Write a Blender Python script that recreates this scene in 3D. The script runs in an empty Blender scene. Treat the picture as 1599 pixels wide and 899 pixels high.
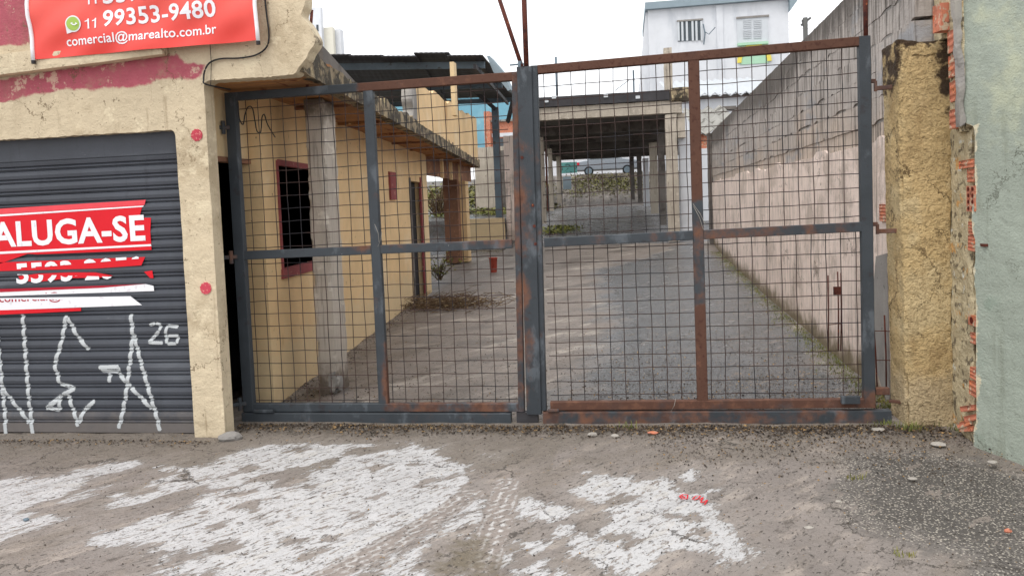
import bpy, bmesh, math, random
import numpy as np
from mathutils import Matrix, Vector
random.seed(7); rng = np.random.default_rng(7)
S = bpy.context.scene
COL = S.collection
# ------------------------------------------------------------------ camera
FPX, CXP, CYP, CH = 1200.0, 799.5, 385.0, 1.62
yaw, pit, rol = math.radians(8.6), math.radians(3.2), math.radians(2.3)
cF = np.array([-math.sin(yaw)*math.cos(pit), math.cos(yaw)*math.cos(pit), -math.sin(pit)])
r0 = np.array([math.cos(yaw), math.sin(yaw), 0.0]); u0 = np.cross(r0, cF)
cR = r0*math.cos(rol) - u0*math.sin(rol); cU = u0*math.cos(rol) + r0*math.sin(rol)
cC = np.array([0, 0, CH])
cd = bpy.data.cameras.new('camera'); cam = bpy.data.objects.new('camera', cd); COL.objects.link(cam)
cam.matrix_world = Matrix(((cR[0], cU[0], -cF[0], 0), (cR[1], cU[1], -cF[1], 0), (cR[2], cU[2], -cF[2], CH), (0, 0, 0, 1)))
cd.sensor_width = 36; cd.lens = FPX/1599*36; cd.shift_y = -(449.5-CYP)/1599; cd.clip_start = .05; cd.clip_end = 2000
S.camera = cam
# ------------------------------------------------------------------ world, sun, exposure
w = bpy.data.worlds.new('World'); S.world = w; w.use_nodes = True
wn = w.node_tree.nodes; wl = w.node_tree.links
SUN_EL, SUN_ROT = math.radians(62), math.radians(205)
sky = wn.new('ShaderNodeTexSky'); sky.sky_type = 'NISHITA'; sky.sun_disc = False
sky.sun_elevation = SUN_EL; sky.sun_rotation = SUN_ROT; sky.air_density = 1; sky.dust_density = 3
tc = wn.new('ShaderNodeTexCoord'); nz = wn.new('ShaderNodeTexNoise'); nz.inputs['Scale'].default_value = 2.2; nz.inputs['Detail'].default_value = 4
wl.new(tc.outputs['Generated'], nz.inputs['Vector'])
cr = wn.new('ShaderNodeMapRange'); cr.inputs[3].default_value = 9.3; cr.inputs[4].default_value = 10.8
wl.new(nz.outputs['Fac'], cr.inputs[0])
comb = wn.new('ShaderNodeVectorMath'); comb.operation = 'SCALE'; comb.inputs[0].default_value = (.985, .995, 1.01)
wl.new(cr.outputs[0], comb.inputs['Scale'])
mx = wn.new('ShaderNodeMix'); mx.data_type = 'RGBA'; mx.inputs[0].default_value = .9
wl.new(sky.outputs[0], mx.inputs[6]); wl.new(comb.outputs[0], mx.inputs[7])
bg = wn['Background']; bg.inputs['Strength'].default_value = .1; wl.new(mx.outputs[2], bg.inputs['Color'])
sl = bpy.data.lights.new('sun', 'SUN'); sl.energy = .9; sl.angle = math.radians(25); sl.color = (1, .97, .92)
so = bpy.data.objects.new('sun', sl); COL.objects.link(so)
sd = Vector((math.sin(SUN_ROT)*math.cos(SUN_EL), math.cos(SUN_ROT)*math.cos(SUN_EL), math.sin(SUN_EL)))
so.rotation_euler = sd.to_track_quat('Z', 'Y').to_euler()
S.view_settings.view_transform = 'Standard'; S.view_settings.look = 'None'; S.view_settings.exposure = .72; S.view_settings.gamma = 1
S.cycles.max_bounces = 6; S.cycles.diffuse_bounces = 3
# ------------------------------------------------------------------ helpers
def ray(x, y): return cF + cR*(x-CXP)/FPX - cU*(y-CYP)/FPX
def W(x, y, Y=None, Z=None, X=None):            # survey: photo point -> place, given one known coordinate
    d = ray(x, y); t = (Y/d[1] if Y is not None else (Z-CH)/d[2] if Z is not None else X/d[0]); return cC + t*d
def WP(x, y, A, B):                             # survey on the upright plane through A and B
    d = ray(x, y); n = np.array([-(B[1]-A[1]), B[0]-A[0]]); t = (n[0]*A[0]+n[1]*A[1])/(n[0]*d[0]+n[1]*d[1]); return cC + t*d
def hash3(ix, iy, iz):
    n = (ix.astype(np.int64)*374761393 + iy.astype(np.int64)*668265263 + iz.astype(np.int64)*2147483647) & 0xffffffff
    n = ((n ^ (n >> 13))*1274126177) & 0xffffffff
    return ((n ^ (n >> 16)) & 0xffff)/65535.0
def vnoise(p):                                  # value noise, p (N,3) -> 0..1
    i = np.floor(p).astype(np.int64); f = p-i; f = f*f*(3-2*f); r = 0
    for a in (0, 1):
        for b in (0, 1):
            for c in (0, 1):
                wgt = (f[:, 0] if a else 1-f[:, 0])*(f[:, 1] if b else 1-f[:, 1])*(f[:, 2] if c else 1-f[:, 2])
                r = r + wgt*hash3(i[:, 0]+a, i[:, 1]+b, i[:, 2]+c)
    return r
def fbm(p, o=3):
    p = np.asarray(p, float); s = 0; a = .5; t = 0
    for k in range(o): s = s + a*vnoise(p*2**k+17.3*k); t += a; a *= .55
    return s/t
def n2(x, y, s=1., o=3, z=0.):
    x = np.atleast_1d(np.asarray(x, float)); y = np.atleast_1d(np.asarray(y, float)); x, y = np.broadcast_arrays(x, y)
    return fbm(np.stack([x.ravel()*s, y.ravel()*s, np.full(x.size, z)], 1), o).reshape(x.shape)
def smooth(a, b, x): t = np.clip((x-a)/(b-a), 0, 1); return t*t*(3-2*t)
def sdf1(P, poly):                              # signed distance, positive inside
    poly = np.asarray(poly, float); n = len(poly); d = np.full(len(P), 1e9); ins = np.zeros(len(P), bool)
    for i in range(n):
        a = poly[i]; b = poly[(i+1) % n]; e = b-a; q = P-a
        t = np.clip((q@e)/max(e@e, 1e-12), 0, 1); r = q-t[:, None]*e; d = np.minimum(d, (r*r).sum(1))
        c = ((a[1] > P[:, 1]) != (b[1] > P[:, 1]))
        with np.errstate(all='ignore'): xx = (b[0]-a[0])*(P[:, 1]-a[1])/(b[1]-a[1])+a[0]
        ins ^= c & (P[:, 0] < xx)
    d = np.sqrt(d); return np.where(ins, d, -d)
def sdf(P, polys, holes=()):
    r = np.full(len(P), -9.)
    for q in polys: r = np.maximum(r, sdf1(P, q))
    for q in holes: r = np.minimum(r, -sdf1(P, q))
    return r
# ---- materials
def NN(t, kind, **kw):
    n = t.nodes.new(kind)
    for k, v in kw.items():
        if k in n.inputs: n.inputs[k].default_value = v
        else: setattr(n, k, v)
    return n
def srgb(r, g, b): return tuple((((c/255+.055)/1.055)**2.4 if c > 10 else c/255/12.92) for c in (r, g, b))+(1,)
def lnk(t, a, b): t.links.new(a, b)
NROT = 0.
def noise_node(t, pos, scale, stretch=(1, 1, 1), detail=5, rough=.6, dist=0.):
    if NROT and stretch[0] != stretch[1]:
        r_ = NN(t, 'ShaderNodeMapping'); r_.inputs['Rotation'].default_value = (0, 0, NROT); lnk(t, pos, r_.inputs['Vector']); pos = r_.outputs[0]
    m = NN(t, 'ShaderNodeMapping'); m.inputs['Scale'].default_value = stretch; lnk(t, pos, m.inputs['Vector'])
    n = NN(t, 'ShaderNodeTexNoise', Scale=scale, Detail=detail, Roughness=rough, Distortion=dist); lnk(t, m.outputs[0], n.inputs['Vector']); return n.outputs['Fac']
def mth(t, op, a, b=None, c=None):
    n = NN(t, 'ShaderNodeMath'); n.operation = op
    for i, v in enumerate((a, b, c)):
        if v is None: continue
        if isinstance(v, (int, float)): n.inputs[i].default_value = v
        else: lnk(t, v, n.inputs[i])
    return n.outputs[0]
def sstep(t, v, lo, hi):
    n = NN(t, 'ShaderNodeMapRange'); n.interpolation_type = 'SMOOTHSTEP'; lnk(t, v, n.inputs[0])
    if lo > hi: lo, hi = hi, lo; n.inputs[3].default_value = 1; n.inputs[4].default_value = 0
    n.inputs[1].default_value = lo; n.inputs[2].default_value = hi; return n.outputs[0]
def attrn(t, name): return NN(t, 'ShaderNodeAttribute', attribute_name=name).outputs['Fac']
def mixc(t, fac, a, b):
    n = NN(t, 'ShaderNodeMix'); n.data_type = 'RGBA'; n.clamp_factor = True
    for i, v in ((0, fac), (6, a), (7, b)):
        if isinstance(v, (int, float, tuple)): n.inputs[i].default_value = v
        else: lnk(t, v, n.inputs[i])
    return n.outputs[2]
def mixf(t, fac, a, b):
    n = NN(t, 'ShaderNodeMix'); n.data_type = 'FLOAT'
    for i, v in ((0, fac), (2, a), (3, b)):
        if isinstance(v, (int, float)): n.inputs[i].default_value = v
        else: lnk(t, v, n.inputs[i])
    return n.outputs[0]
def mat(name, base, layers=(), rough=.85, bump=((30, .3, .004),), metal=0., vary=.25, vscale=1.5, spec=.3, alpha=None):
    """base colour, then layers of paint / dirt / rust / pit shade laid over it by noise or by a mesh attribute"""
    m = bpy.data.materials.new(name); m.use_nodes = True; t = m.node_tree; b = t.nodes['Principled BSDF']
    pos = NN(t, 'ShaderNodeNewGeometry').outputs['Position']
    dark = tuple(c*(1-vary) for c in base[:3])+(1,); lite = tuple(min(1, c*(1+vary*.7)) for c in base[:3])+(1,)
    col = mixc(t, sstep(t, noise_node(t, pos, vscale, detail=8, rough=.65), .3, .7), dark, lite)
    rg = rough; hgt = None
    for L in layers:
        v = noise_node(t, pos, L.get('scale', 5), L.get('stretch', (1, 1, 1)), L.get('detail', 6), L.get('nr', .62), L.get('dist', 0.))
        if L.get('crack'):                     # hairline cracks: edges of a distorted cell pattern, broken up by noise
            dn = NN(t, 'ShaderNodeTexNoise', Scale=3.5, Detail=6., Roughness=.7); lnk(t, pos, dn.inputs['Vector'])
            ad = NN(t, 'ShaderNodeVectorMath'); ad.operation = 'MULTIPLY_ADD'; lnk(t, dn.outputs['Color'], ad.inputs[0]); ad.inputs[1].default_value = (.5, .5, .5); lnk(t, pos, ad.inputs[2])
            vo = NN(t, 'ShaderNodeTexVoronoi', Scale=L['crack'], Randomness=1.); vo.feature = 'DISTANCE_TO_EDGE'; lnk(t, ad.outputs[0], vo.inputs['Vector'])
            v = mth(t, 'SUBTRACT', mth(t, 'MULTIPLY', mth(t, 'SUBTRACT', v, .42), L.get('amp', .06)), vo.outputs['Distance'])
        elif L.get('vor'):
            mp = NN(t, 'ShaderNodeMapping'); mp.inputs['Scale'].default_value = L.get('stretch', (1, 1, 1)); lnk(t, pos, mp.inputs['Vector'])
            vo = NN(t, 'ShaderNodeTexVoronoi', Scale=L['vor'], Randomness=1.); lnk(t, mp.outputs[0], vo.inputs['Vector'])
            v = mth(t, 'SUBTRACT', mth(t, 'MULTIPLY', v, L.get('amp', .35)), vo.outputs['Distance'])
            if L.get('attr'): v = mth(t, 'ADD', v, mth(t, 'MINIMUM', mth(t, 'MULTIPLY', attrn(t, L['attr']), L.get('k', 3.)), 0))
        elif L.get('attr'):
            v = mth(t, 'ADD', mth(t, 'MULTIPLY', mth(t, 'SUBTRACT', v, .5), L.get('amp', .3)), attrn(t, L['attr']))
        if L.get('cut'):                       # second noise that punches fine holes into the layer
            c2 = noise_node(t, pos, L['cut'][0], L.get('cstretch', L.get('stretch', (1, 1, 1))), 4, .7)
            msk = mth(t, 'MULTIPLY', sstep(t, v, L['lo'], L['hi']), sstep(t, c2, L['cut'][1], L['cut'][2]))
        else: msk = sstep(t, v, L['lo'], L['hi'])
        if L.get('fac', 1) != 1: msk = mth(t, 'MULTIPLY', msk, L['fac'])
        if L.get('attr2'): msk = mth(t, 'MULTIPLY', msk, sstep(t, attrn(t, L['attr2']), -.02, .05))
        if L.get('col') is not None:
            cc = L['col']
            if L.get('cv', .12): cc = mixc(t, noise_node(t, pos, L.get('cvs', 14), detail=3), tuple(x*(1-L.get('cv', .12)) for x in cc[:3])+(1,), tuple(min(1, x*(1+L.get('cv', .12))) for x in cc[:3])+(1,))
            col = mixc(t, msk, col, cc)
        if L.get('rough') is not None: rg = mixf(t, msk, rg, L['rough'])
        if L.get('h'):
            hh = mth(t, 'MULTIPLY', msk, L['h']); hgt = hh if hgt is None else mth(t, 'ADD', hgt, hh)
    lnk(t, col, b.inputs['Base Color'])
    if isinstance(rg, (int, float)): b.inputs['Roughness'].default_value = rg
    else: lnk(t, rg, b.inputs['Roughness'])
    b.inputs['Metallic'].default_value = metal; b.inputs['Specular IOR Level'].default_value = spec
    for (sc, st, ds) in bump:
        hh = mth(t, 'MULTIPLY', noise_node(t, pos, sc, detail=4, rough=.65), ds); hgt = hh if hgt is None else mth(t, 'ADD', hgt, hh)
    if hgt is not None:
        bp = NN(t, 'ShaderNodeBump', Strength=1., Distance=1.); lnk(t, hgt, bp.inputs['Height']); lnk(t, bp.outputs[0], b.inputs['Normal'])
    if alpha is not None:                      # sprayed edge: density falls off across the stroke
        v = mth(t, 'ADD', attrn(t, alpha), mth(t, 'MULTIPLY', mth(t, 'SUBTRACT', noise_node(t, pos, 90, detail=3), .5), .7))
        lnk(t, mth(t, 'MULTIPLY', sstep(t, v, .15, .62), .88), b.inputs['Alpha'])
    return m
# ---- mesh building
class MB:
    def __init__(s): s.v = []; s.f = []; s.a = {}
    def add(s, vs, fs):
        o = len(s.v); s.v += [tuple(map(float, v)) for v in vs]; s.f += [tuple(i+o for i in f) for f in fs]; return o
    def box(s, x0, x1, y0, y1, z0, z1):
        s.hexa([(x0, y0, z0), (x1, y0, z0), (x1, y1, z0), (x0, y1, z0), (x0, y0, z1), (x1, y0, z1), (x1, y1, z1), (x0, y1, z1)])
    def hexa(s, c): s.add(c, [(0, 3, 2, 1), (4, 5, 6, 7), (0, 1, 5, 4), (1, 2, 6, 5), (2, 3, 7, 6), (3, 0, 4, 7)])
    def prism(s, poly, d):                      # poly: 3-D points, extruded by vector d
        n = len(poly); p = [np.array(q, float) for q in poly]; d = np.array(d, float)
        s.add(p+[q+d for q in p], [tuple(range(n-1, -1, -1)), tuple(range(n, 2*n))]+[(i, (i+1) % n, n+(i+1) % n, n+i) for i in range(n)])
    def tube(s, pts, r, n=6, cap=True):
        pts = [np.array(p, float) for p in pts]; rs = r if hasattr(r, '__len__') else [r]*len(pts); o = len(s.v); k = len(pts)
        for i, p in enumerate(pts):
            t = pts[min(i+1, k-1)]-pts[max(i-1, 0)]; t = t/(np.linalg.norm(t)+1e-9)
            a = np.cross(t, (0, 0, 1) if abs(t[2]) < .9 else (1, 0, 0)); a /= np.linalg.norm(a); b = np.cross(t, a)
            s.v += [tuple(p+rs[i]*(a*math.cos(2*math.pi*j/n)+b*math.sin(2*math.pi*j/n))) for j in range(n)]
        for i in range(k-1):
            for j in range(n): s.f.append((o+i*n+j, o+i*n+(j+1) % n, o+(i+1)*n+(j+1) % n, o+(i+1)*n+j))
        if cap: s.f.append(tuple(o+j for j in range(n-1, -1, -1))); s.f.append(tuple(o+(k-1)*n+j for j in range(n)))
    def bar(s, a, b, w, d, ch=.004, seg=.06, up=None):   # chamfered box-section bar from a to b
        a = np.array(a, float); b = np.array(b, float); L = np.linalg.norm(b-a); t = (b-a)/L
        dv = np.array((0, 1, 0), float) if up is None else np.array(up, float); dv = dv-t*(dv@t); dv /= np.linalg.norm(dv); wv = np.cross(t, dv)
        sec = [(w/2-ch, d/2), (w/2, d/2-ch), (w/2, -d/2+ch), (w/2-ch, -d/2), (-w/2+ch, -d/2), (-w/2, -d/2+ch), (-w/2, d/2-ch), (-w/2+ch, d/2)]
        k = max(1, int(L/seg)); o = len(s.v)
        for i in range(k+1):
            p = a+(b-a)*i/k; s.v += [tuple(p+wv*x+dv*y) for x, y in sec]
        for i in range(k):
            for j in range(8): s.f.append((o+i*8+j, o+i*8+(j+1) % 8, o+(i+1)*8+(j+1) % 8, o+(i+1)*8+j))
        s.f.append(tuple(o+j for j in range(7, -1, -1))); s.f.append(tuple(o+k*8+j for j in range(8)))
    def build(s, name, m, parent=None, shade=False, fix=True, **attrs):
        me = bpy.data.meshes.new(name); me.from_pydata(s.v, [], s.f); me.update()
        if fix:
            bm = bmesh.new(); bm.from_mesh(me); bmesh.ops.recalc_face_normals(bm, faces=bm.faces); bm.to_mesh(me); bm.free()
        if m is not None: me.materials.append(m)
        for k, val in attrs.items():
            P = np.array(s.v); arr = val(P) if callable(val) else np.asarray(val, float)
            me.attributes.new(k, 'FLOAT', 'POINT').data.foreach_set('value', np.asarray(arr, np.float32))
        if shade: me.polygons.foreach_set('use_smooth', [True]*len(me.polygons))
        o = bpy.data.objects.new(name, me); COL.objects.link(o)
        if parent is not None: o.parent = parent
        return o
def smoothpath(pts, k=6):
    p = [np.array(q, float) for q in pts]; p = [2*p[0]-p[1]]+p+[2*p[-1]-p[-2]]; r = []
    for i in range(1, len(p)-2):
        for j in range(k):
            t = j/k; a, b, c, d = p[i-1:i+3]; r.append(.5*(2*b+(c-a)*t+(2*a-5*b+4*c-d)*t*t+(3*b-a-3*c+d)*t**3))
    return r+[p[-2]]
def tag(o, label=None, cat=None, group=None, kind=None):
    if label: o['label'] = label
    if cat: o['category'] = cat
    if group: o['group'] = group
    if kind: o['kind'] = kind
    return o
def thing(name, label, cat, group=None):
    o = bpy.data.objects.new(name, None); o.empty_display_size = .1; COL.objects.link(o); return tag(o, label, cat, group)
def wear(P, amp=.004, sc=9., big=0., seed=0.):
    q = P*sc+seed; d = np.stack([fbm(q+i*31.7, 3)-.5 for i in range(3)], 1)*2*amp
    if big: d += np.stack([fbm(P*1.3+seed+i*57.1, 2)-.5 for i in range(3)], 1)*2*big
    return P+d
def rough_box(mb, x0, x1, y0, y1, z0, z1, res=.03, amp=.004, edge=.02, chip=.5, seed=0., zmax=None):
    """box with subdivided, uneven faces and worn corners"""
    lo = np.array([x0, y0, z0]); hi = np.array([x1, y1, z1])
    for ax in range(3):
        u, v = [(1, 2), (0, 2), (0, 1)][ax]; nu = max(1, int((hi[u]-lo[u])/res)); nv = max(1, int((hi[v]-lo[v])/res))
        for sd_ in (0, 1):
            U, V = np.meshgrid(np.linspace(lo[u], hi[u], nu+1), np.linspace(lo[v], hi[v], nv+1), indexing='ij')
            P = np.zeros((U.size, 3)); P[:, u] = U.ravel(); P[:, v] = V.ravel(); P[:, ax] = hi[ax] if sd_ else lo[ax]
            dl = P-lo; dh = hi-P; Q = P.copy()
            dm = np.minimum(dl, dh); srt = np.sort(dm, 1); e = srt[:, 1]   # distance to the nearest edge
            k = np.clip(1-e/edge, 0, 1)**2*edge*(.25+chip*np.clip((fbm(P*7+seed, 3)-.45)*5, 0, 1.6))
            cen = (lo+hi)/2; dirn = np.where(dm < edge*1.01, np.sign(cen-P), 0); Q = Q+dirn*k[:, None]*.6
            Q = wear(Q, amp, 11, seed=seed)
            fs = [(i*(nv+1)+j, (i+1)*(nv+1)+j, (i+1)*(nv+1)+j+1, i*(nv+1)+j+1) for i in range(nu) for j in range(nv)]
            mb.add(Q, fs)
def lattice(A, B, z0, z1, thick, res, keep=None, disp=None, amp=.004, resz=None, seed=0., sm=3):
    """upright wall from A to B as a lattice of cells; keep(u,z) drops cells for openings and ragged edges.
    Front is on the right-hand side of A->B. Returns MB, U, Z per vertex."""
    A = np.array(A, float); B = np.array(B, float); L = np.linalg.norm(B-A); d = (B-A)/L; n = np.array([d[1], -d[0]])
    nu = max(1, round(L/res)); nz_ = max(1, round((z1-z0)/(resz or res))); us = np.linspace(0, L, nu+1); zs = np.linspace(z0, z1, nz_+1)
    Uc, Zc = np.meshgrid((us[1:]+us[:-1])/2, (zs[1:]+zs[:-1])/2, indexing='ij')
    K = np.ones((nu, nz_), bool) if keep is None else keep(Uc, Zc).astype(bool)
    U, Z = np.meshgrid(us, zs, indexing='ij'); U = U.ravel(); Z = Z.ravel()
    dd = disp(U, Z) if disp else 0
    Fr = np.stack([A[0]+d[0]*U+n[0]*dd, A[1]+d[1]*U+n[1]*dd, Z], 1); Bk = np.stack([A[0]+d[0]*U-n[0]*thick, A[1]+d[1]*U-n[1]*thick, Z], 1)
    Fr = wear(Fr, amp, 10, seed=seed)
    mb = MB(); mb.v = [tuple(x) for x in Fr]+[tuple(x) for x in Bk]; N = len(Fr); id_ = lambda i, j: i*(nz_+1)+j
    Kp = np.pad(K, 1)
    # soften the outline of dropped cells so that ragged edges do not run in steps
    ii, jj = np.meshgrid(np.arange(nu+1), np.arange(nz_+1), indexing='ij')
    eH = Kp[1:-1, :-1] != Kp[1:-1, 1:]      # cell edges running along u  (nu, nz+1)
    eV = Kp[:-1, 1:-1] != Kp[1:, 1:-1]      # cell edges running along z  (nu+1, nz)
    nb = {}
    for i, j in zip(*np.nonzero(eH)): nb.setdefault(id_(i, j), []).append(id_(i+1, j)); nb.setdefault(id_(i+1, j), []).append(id_(i, j))
    for i, j in zip(*np.nonzero(eV)): nb.setdefault(id_(i, j), []).append(id_(i, j+1)); nb.setdefault(id_(i, j+1), []).append(id_(i, j))
    V0 = np.array(mb.v)
    for _ in range(sm):
        N1 = V0.copy()
        for a_, l_ in nb.items():
            i, j = divmod(a_, nz_+1)
            if i in (0, nu) or j in (0, nz_): continue
            N1[a_] = V0[a_]*.4+V0[l_].mean(0)*.6; N1[a_+N] = V0[a_+N]*.4+V0[[q+N for q in l_]].mean(0)*.6
        V0 = N1
    if nb and sm:
        kk = np.array(sorted(nb)); J = (fbm(V0[kk]*[45, 45, 45], 2)-.5)*.5*min(res, .03); V0[kk, 2] += J; V0[kk+N, 2] += J
    mb.v = [tuple(x) for x in V0]
    for i, j in zip(*np.nonzero(K)):
        a, b, c, e = id_(i, j), id_(i+1, j), id_(i+1, j+1), id_(i, j+1)
        mb.f.append((a, b, c, e)); mb.f.append((a+N, e+N, c+N, b+N))
        if not Kp[i, j+1]: mb.f.append((a, e, e+N, a+N))
        if not Kp[i+2, j+1]: mb.f.append((b, b+N, c+N, c))
        if not Kp[i+1, j]: mb.f.append((a, a+N, b+N, b))
        if not Kp[i+1, j+2]: mb.f.append((e, c, c+N, e+N))
    used = sorted({i for f in mb.f for i in f}); mp = {k: i for i, k in enumerate(used)}
    U2 = np.concatenate([U, U])[used]; Z2 = np.concatenate([Z, Z])[used]
    mb.v = [mb.v[i] for i in used]; mb.f = [tuple(mp[i] for i in f) for f in mb.f]
    return mb, U2, Z2
def strip_text(txt, x0, x1, z0, z1, bold=.03, italic=0., sub=None):
    """letters as faces in the (x,z) plane, fitted to the given box"""
    if txt == '11':                            # two plain figure ones with a flag
        g1 = [(0, .78), (.2, .86), (.27, 1), (.36, 1), (.36, 0), (.22, 0), (.22, .74), (0, .68)]
        q = [(x, y) for x, y in g1]+[(x+.6, y) for x, y in g1]; q = np.array(q); q[:, 0] /= .96
        return np.stack([x0+q[:, 0]*(x1-x0), z0+q[:, 1]*(z1-z0)], 1), [(3, 4, 5, 6), (3, 6, 1, 2), (6, 7, 0, 1), (11, 12, 13, 14), (11, 14, 9, 10), (14, 15, 8, 9)]
    cu = bpy.data.curves.new('t', 'FONT'); cu.body = txt; cu.offset = bold; cu.space_character = 1.0+bold*1.6; cu.resolution_u = 3; cu.fill_mode = 'FRONT'
    o = bpy.data.objects.new('t', cu); COL.objects.link(o); bpy.context.view_layer.update()
    me = bpy.data.meshes.new_from_object(o.evaluated_get(bpy.context.evaluated_depsgraph_get()))
    P = np.array([v.co[:] for v in me.vertices]); F = [tuple(p.vertices) for p in me.polygons]
    bpy.data.objects.remove(o); bpy.data.curves.remove(cu); bpy.data.meshes.remove(me)
    mn = P.min(0); mxx = P.max(0); q = (P-mn)/(mxx-mn+1e-9)
    return np.stack([x0+q[:, 0]*(x1-x0), z0+q[:, 1]*(z1-z0)], 1), F
# ------------------------------------------------------------------ materials
yellow_old = srgb(196, 172, 128)
CREAM = srgb(224, 205, 165); CREAM_D = srgb(150, 128, 98)
M = {}
M['cream'] = mat('cream_plaster', srgb(206, 190, 162), [
    dict(col=srgb(172, 88, 100), attr='pink', amp=.10, scale=9, lo=-.012, hi=.012, cv=.15),
    dict(col=srgb(150, 132, 108), scale=1.6, stretch=(2, 2, .5), lo=.56, hi=.75, fac=.45),
    dict(col=srgb(176, 160, 132), scale=60, lo=.6, hi=.68, fac=.5),
    dict(col=srgb(98, 84, 68), attr='chip', amp=.12, scale=22, lo=.02, hi=.05, h=-.004),
    dict(col=srgb(120, 104, 82), scale=24, lo=.655, hi=.68, fac=.7, h=-.002),
    dict(col=srgb(104, 86, 64), crack=1.0, scale=2, amp=.035, lo=-.002, hi=.002, fac=.8),
    dict(col=srgb(168, 150, 122), scale=2.2, detail=10, nr=.7, lo=.52, hi=.64, fac=.5),
    dict(col=srgb(226, 212, 182), scale=5, detail=9, nr=.7, lo=.56, hi=.6, fac=.5),
    dict(col=srgb(132, 112, 86), scale=3, stretch=(5, 5, .3), detail=8, lo=.6, hi=.72, fac=.5)],
    bump=((70, .3, .006), (14, .3, .012)), vary=.1)
M['ochre'] = mat('ochre_plaster', srgb(220, 188, 142), [
    dict(col=srgb(226, 206, 172), scale=1.2, lo=.5, hi=.7, fac=.6),
    dict(col=srgb(120, 96, 66), scale=2.4, stretch=(3, 3, .6), lo=.6, hi=.75, fac=.5),
    dict(col=srgb(92, 76, 58), scale=17, stretch=(1, 1, .7), lo=.67, hi=.69, fac=.8),
    dict(col=srgb(206, 186, 150), attr='low', amp=.5, scale=5, lo=-.12, hi=.05, fac=.6)],
    bump=((55, .3, .003), (9, .3, .008)), vary=.12)
M['soffit'] = mat('bare_soffit', srgb(156, 112, 76), [
    dict(col=srgb(180, 128, 76), scale=3, stretch=(.4, 2.5, 1), lo=.5, hi=.62, fac=.8),
    dict(col=srgb(104, 52, 34), scale=4, stretch=(3, .5, 1), lo=.56, hi=.66, fac=.8),
    dict(col=srgb(214, 186, 140), scale=13, stretch=(.5, 3, 1), lo=.66, hi=.7)], bump=((30, .3, .01),), vary=.2)
M['pillar'] = mat('coarse_yellow_render', srgb(212, 184, 134), [
    dict(col=srgb(216, 194, 150), scale=2.3, detail=9, lo=.48, hi=.62, fac=.8),
    dict(col=srgb(150, 118, 76), scale=3, stretch=(2, 2, .6), detail=9, lo=.52, hi=.68, fac=.35),
    dict(col=srgb(90, 70, 44), crack=2.2, scale=3, amp=.10, lo=-.004, hi=.008, fac=.8, h=-.006),
    dict(col=srgb(196, 176, 142), attr='foot', amp=.35, scale=6, lo=-.05, hi=.15, fac=.8),
    dict(col=srgb(74, 58, 42), attr='black', amp=.35, scale=12, lo=.0, hi=.06, cv=.3),
    dict(col=srgb(94, 70, 40), scale=42, stretch=(1, 1, 1.7), lo=.55, hi=.66, fac=.4, h=-.012)],  # shading of the render's pits painted in as dark brown spots
    bump=((38, .5, .04), (90, .3, .012), (16, .3, .03)), vary=.16, vscale=3)
M['green'] = mat('pale_green_paint', srgb(158, 166, 154), [
    dict(col=srgb(188, 192, 166), scale=1.3, stretch=(1, 1, 1), lo=.5, hi=.62, fac=.75, attr2='upper'),
    dict(col=srgb(132, 150, 136), scale=2.5, lo=.55, hi=.7, fac=.5),
    dict(col=srgb(90, 92, 80), crack=1.1, scale=2, amp=.03, lo=-.002, hi=.003, fac=.8),
    dict(col=srgb(134, 140, 126), scale=3, stretch=(3, 3, .3), detail=9, lo=.52, hi=.68, fac=.6),
    dict(col=srgb(60, 58, 46), scale=26, stretch=(1, 1, 1), lo=.7, hi=.72, fac=.8),
    dict(col=srgb(205, 196, 170), attr='chip', amp=.09, scale=20, lo=.0, hi=.012, cv=.2),
    dict(col=srgb(96, 84, 68), attr='chip', amp=.10, scale=28, lo=.03, hi=.05)],
    bump=((85, .3, .006), (16, .3, .012)), vary=.1)
M['greyrender'] = mat('grey_cement_render', srgb(140, 136, 132), [
    dict(col=srgb(176, 170, 160), scale=4, stretch=(1, 1, .3), lo=.5, hi=.7, fac=.6), dict(col=srgb(60, 58, 54), scale=18, lo=.64, hi=.7, fac=.7)], bump=((60, .3, .005),))
M['brokenwall'] = mat('crumbling_mortar', srgb(198, 184, 152), [
    dict(col=srgb(96, 86, 70), scale=15, lo=.54, hi=.62, fac=.85), dict(col=srgb(214, 160, 92), scale=7, lo=.6, hi=.66, fac=.8),
    dict(col=srgb(214, 214, 204), scale=11, lo=.62, hi=.66)], bump=((40, .4, .02), (90, .3, .008)), vary=.2, vscale=8)
M['brick'] = mat('red_clay_brick', srgb(190, 120, 96), [dict(col=srgb(224, 134, 88), scale=12, lo=.52, hi=.66, fac=.6), dict(col=srgb(150, 62, 42), scale=20, lo=.6, hi=.66, fac=.6), dict(col=srgb(190, 176, 152), scale=19, detail=8, lo=.56, hi=.6, fac=.9), dict(col=srgb(90, 60, 48), scale=30, lo=.6, hi=.66, fac=.7)], bump=((70, .3, .004),), vary=.2, vscale=9)
M['brickdark'] = mat('brick_hole_shade', srgb(90, 26, 16), bump=())  # dark red for the shade inside the brick holes
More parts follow.
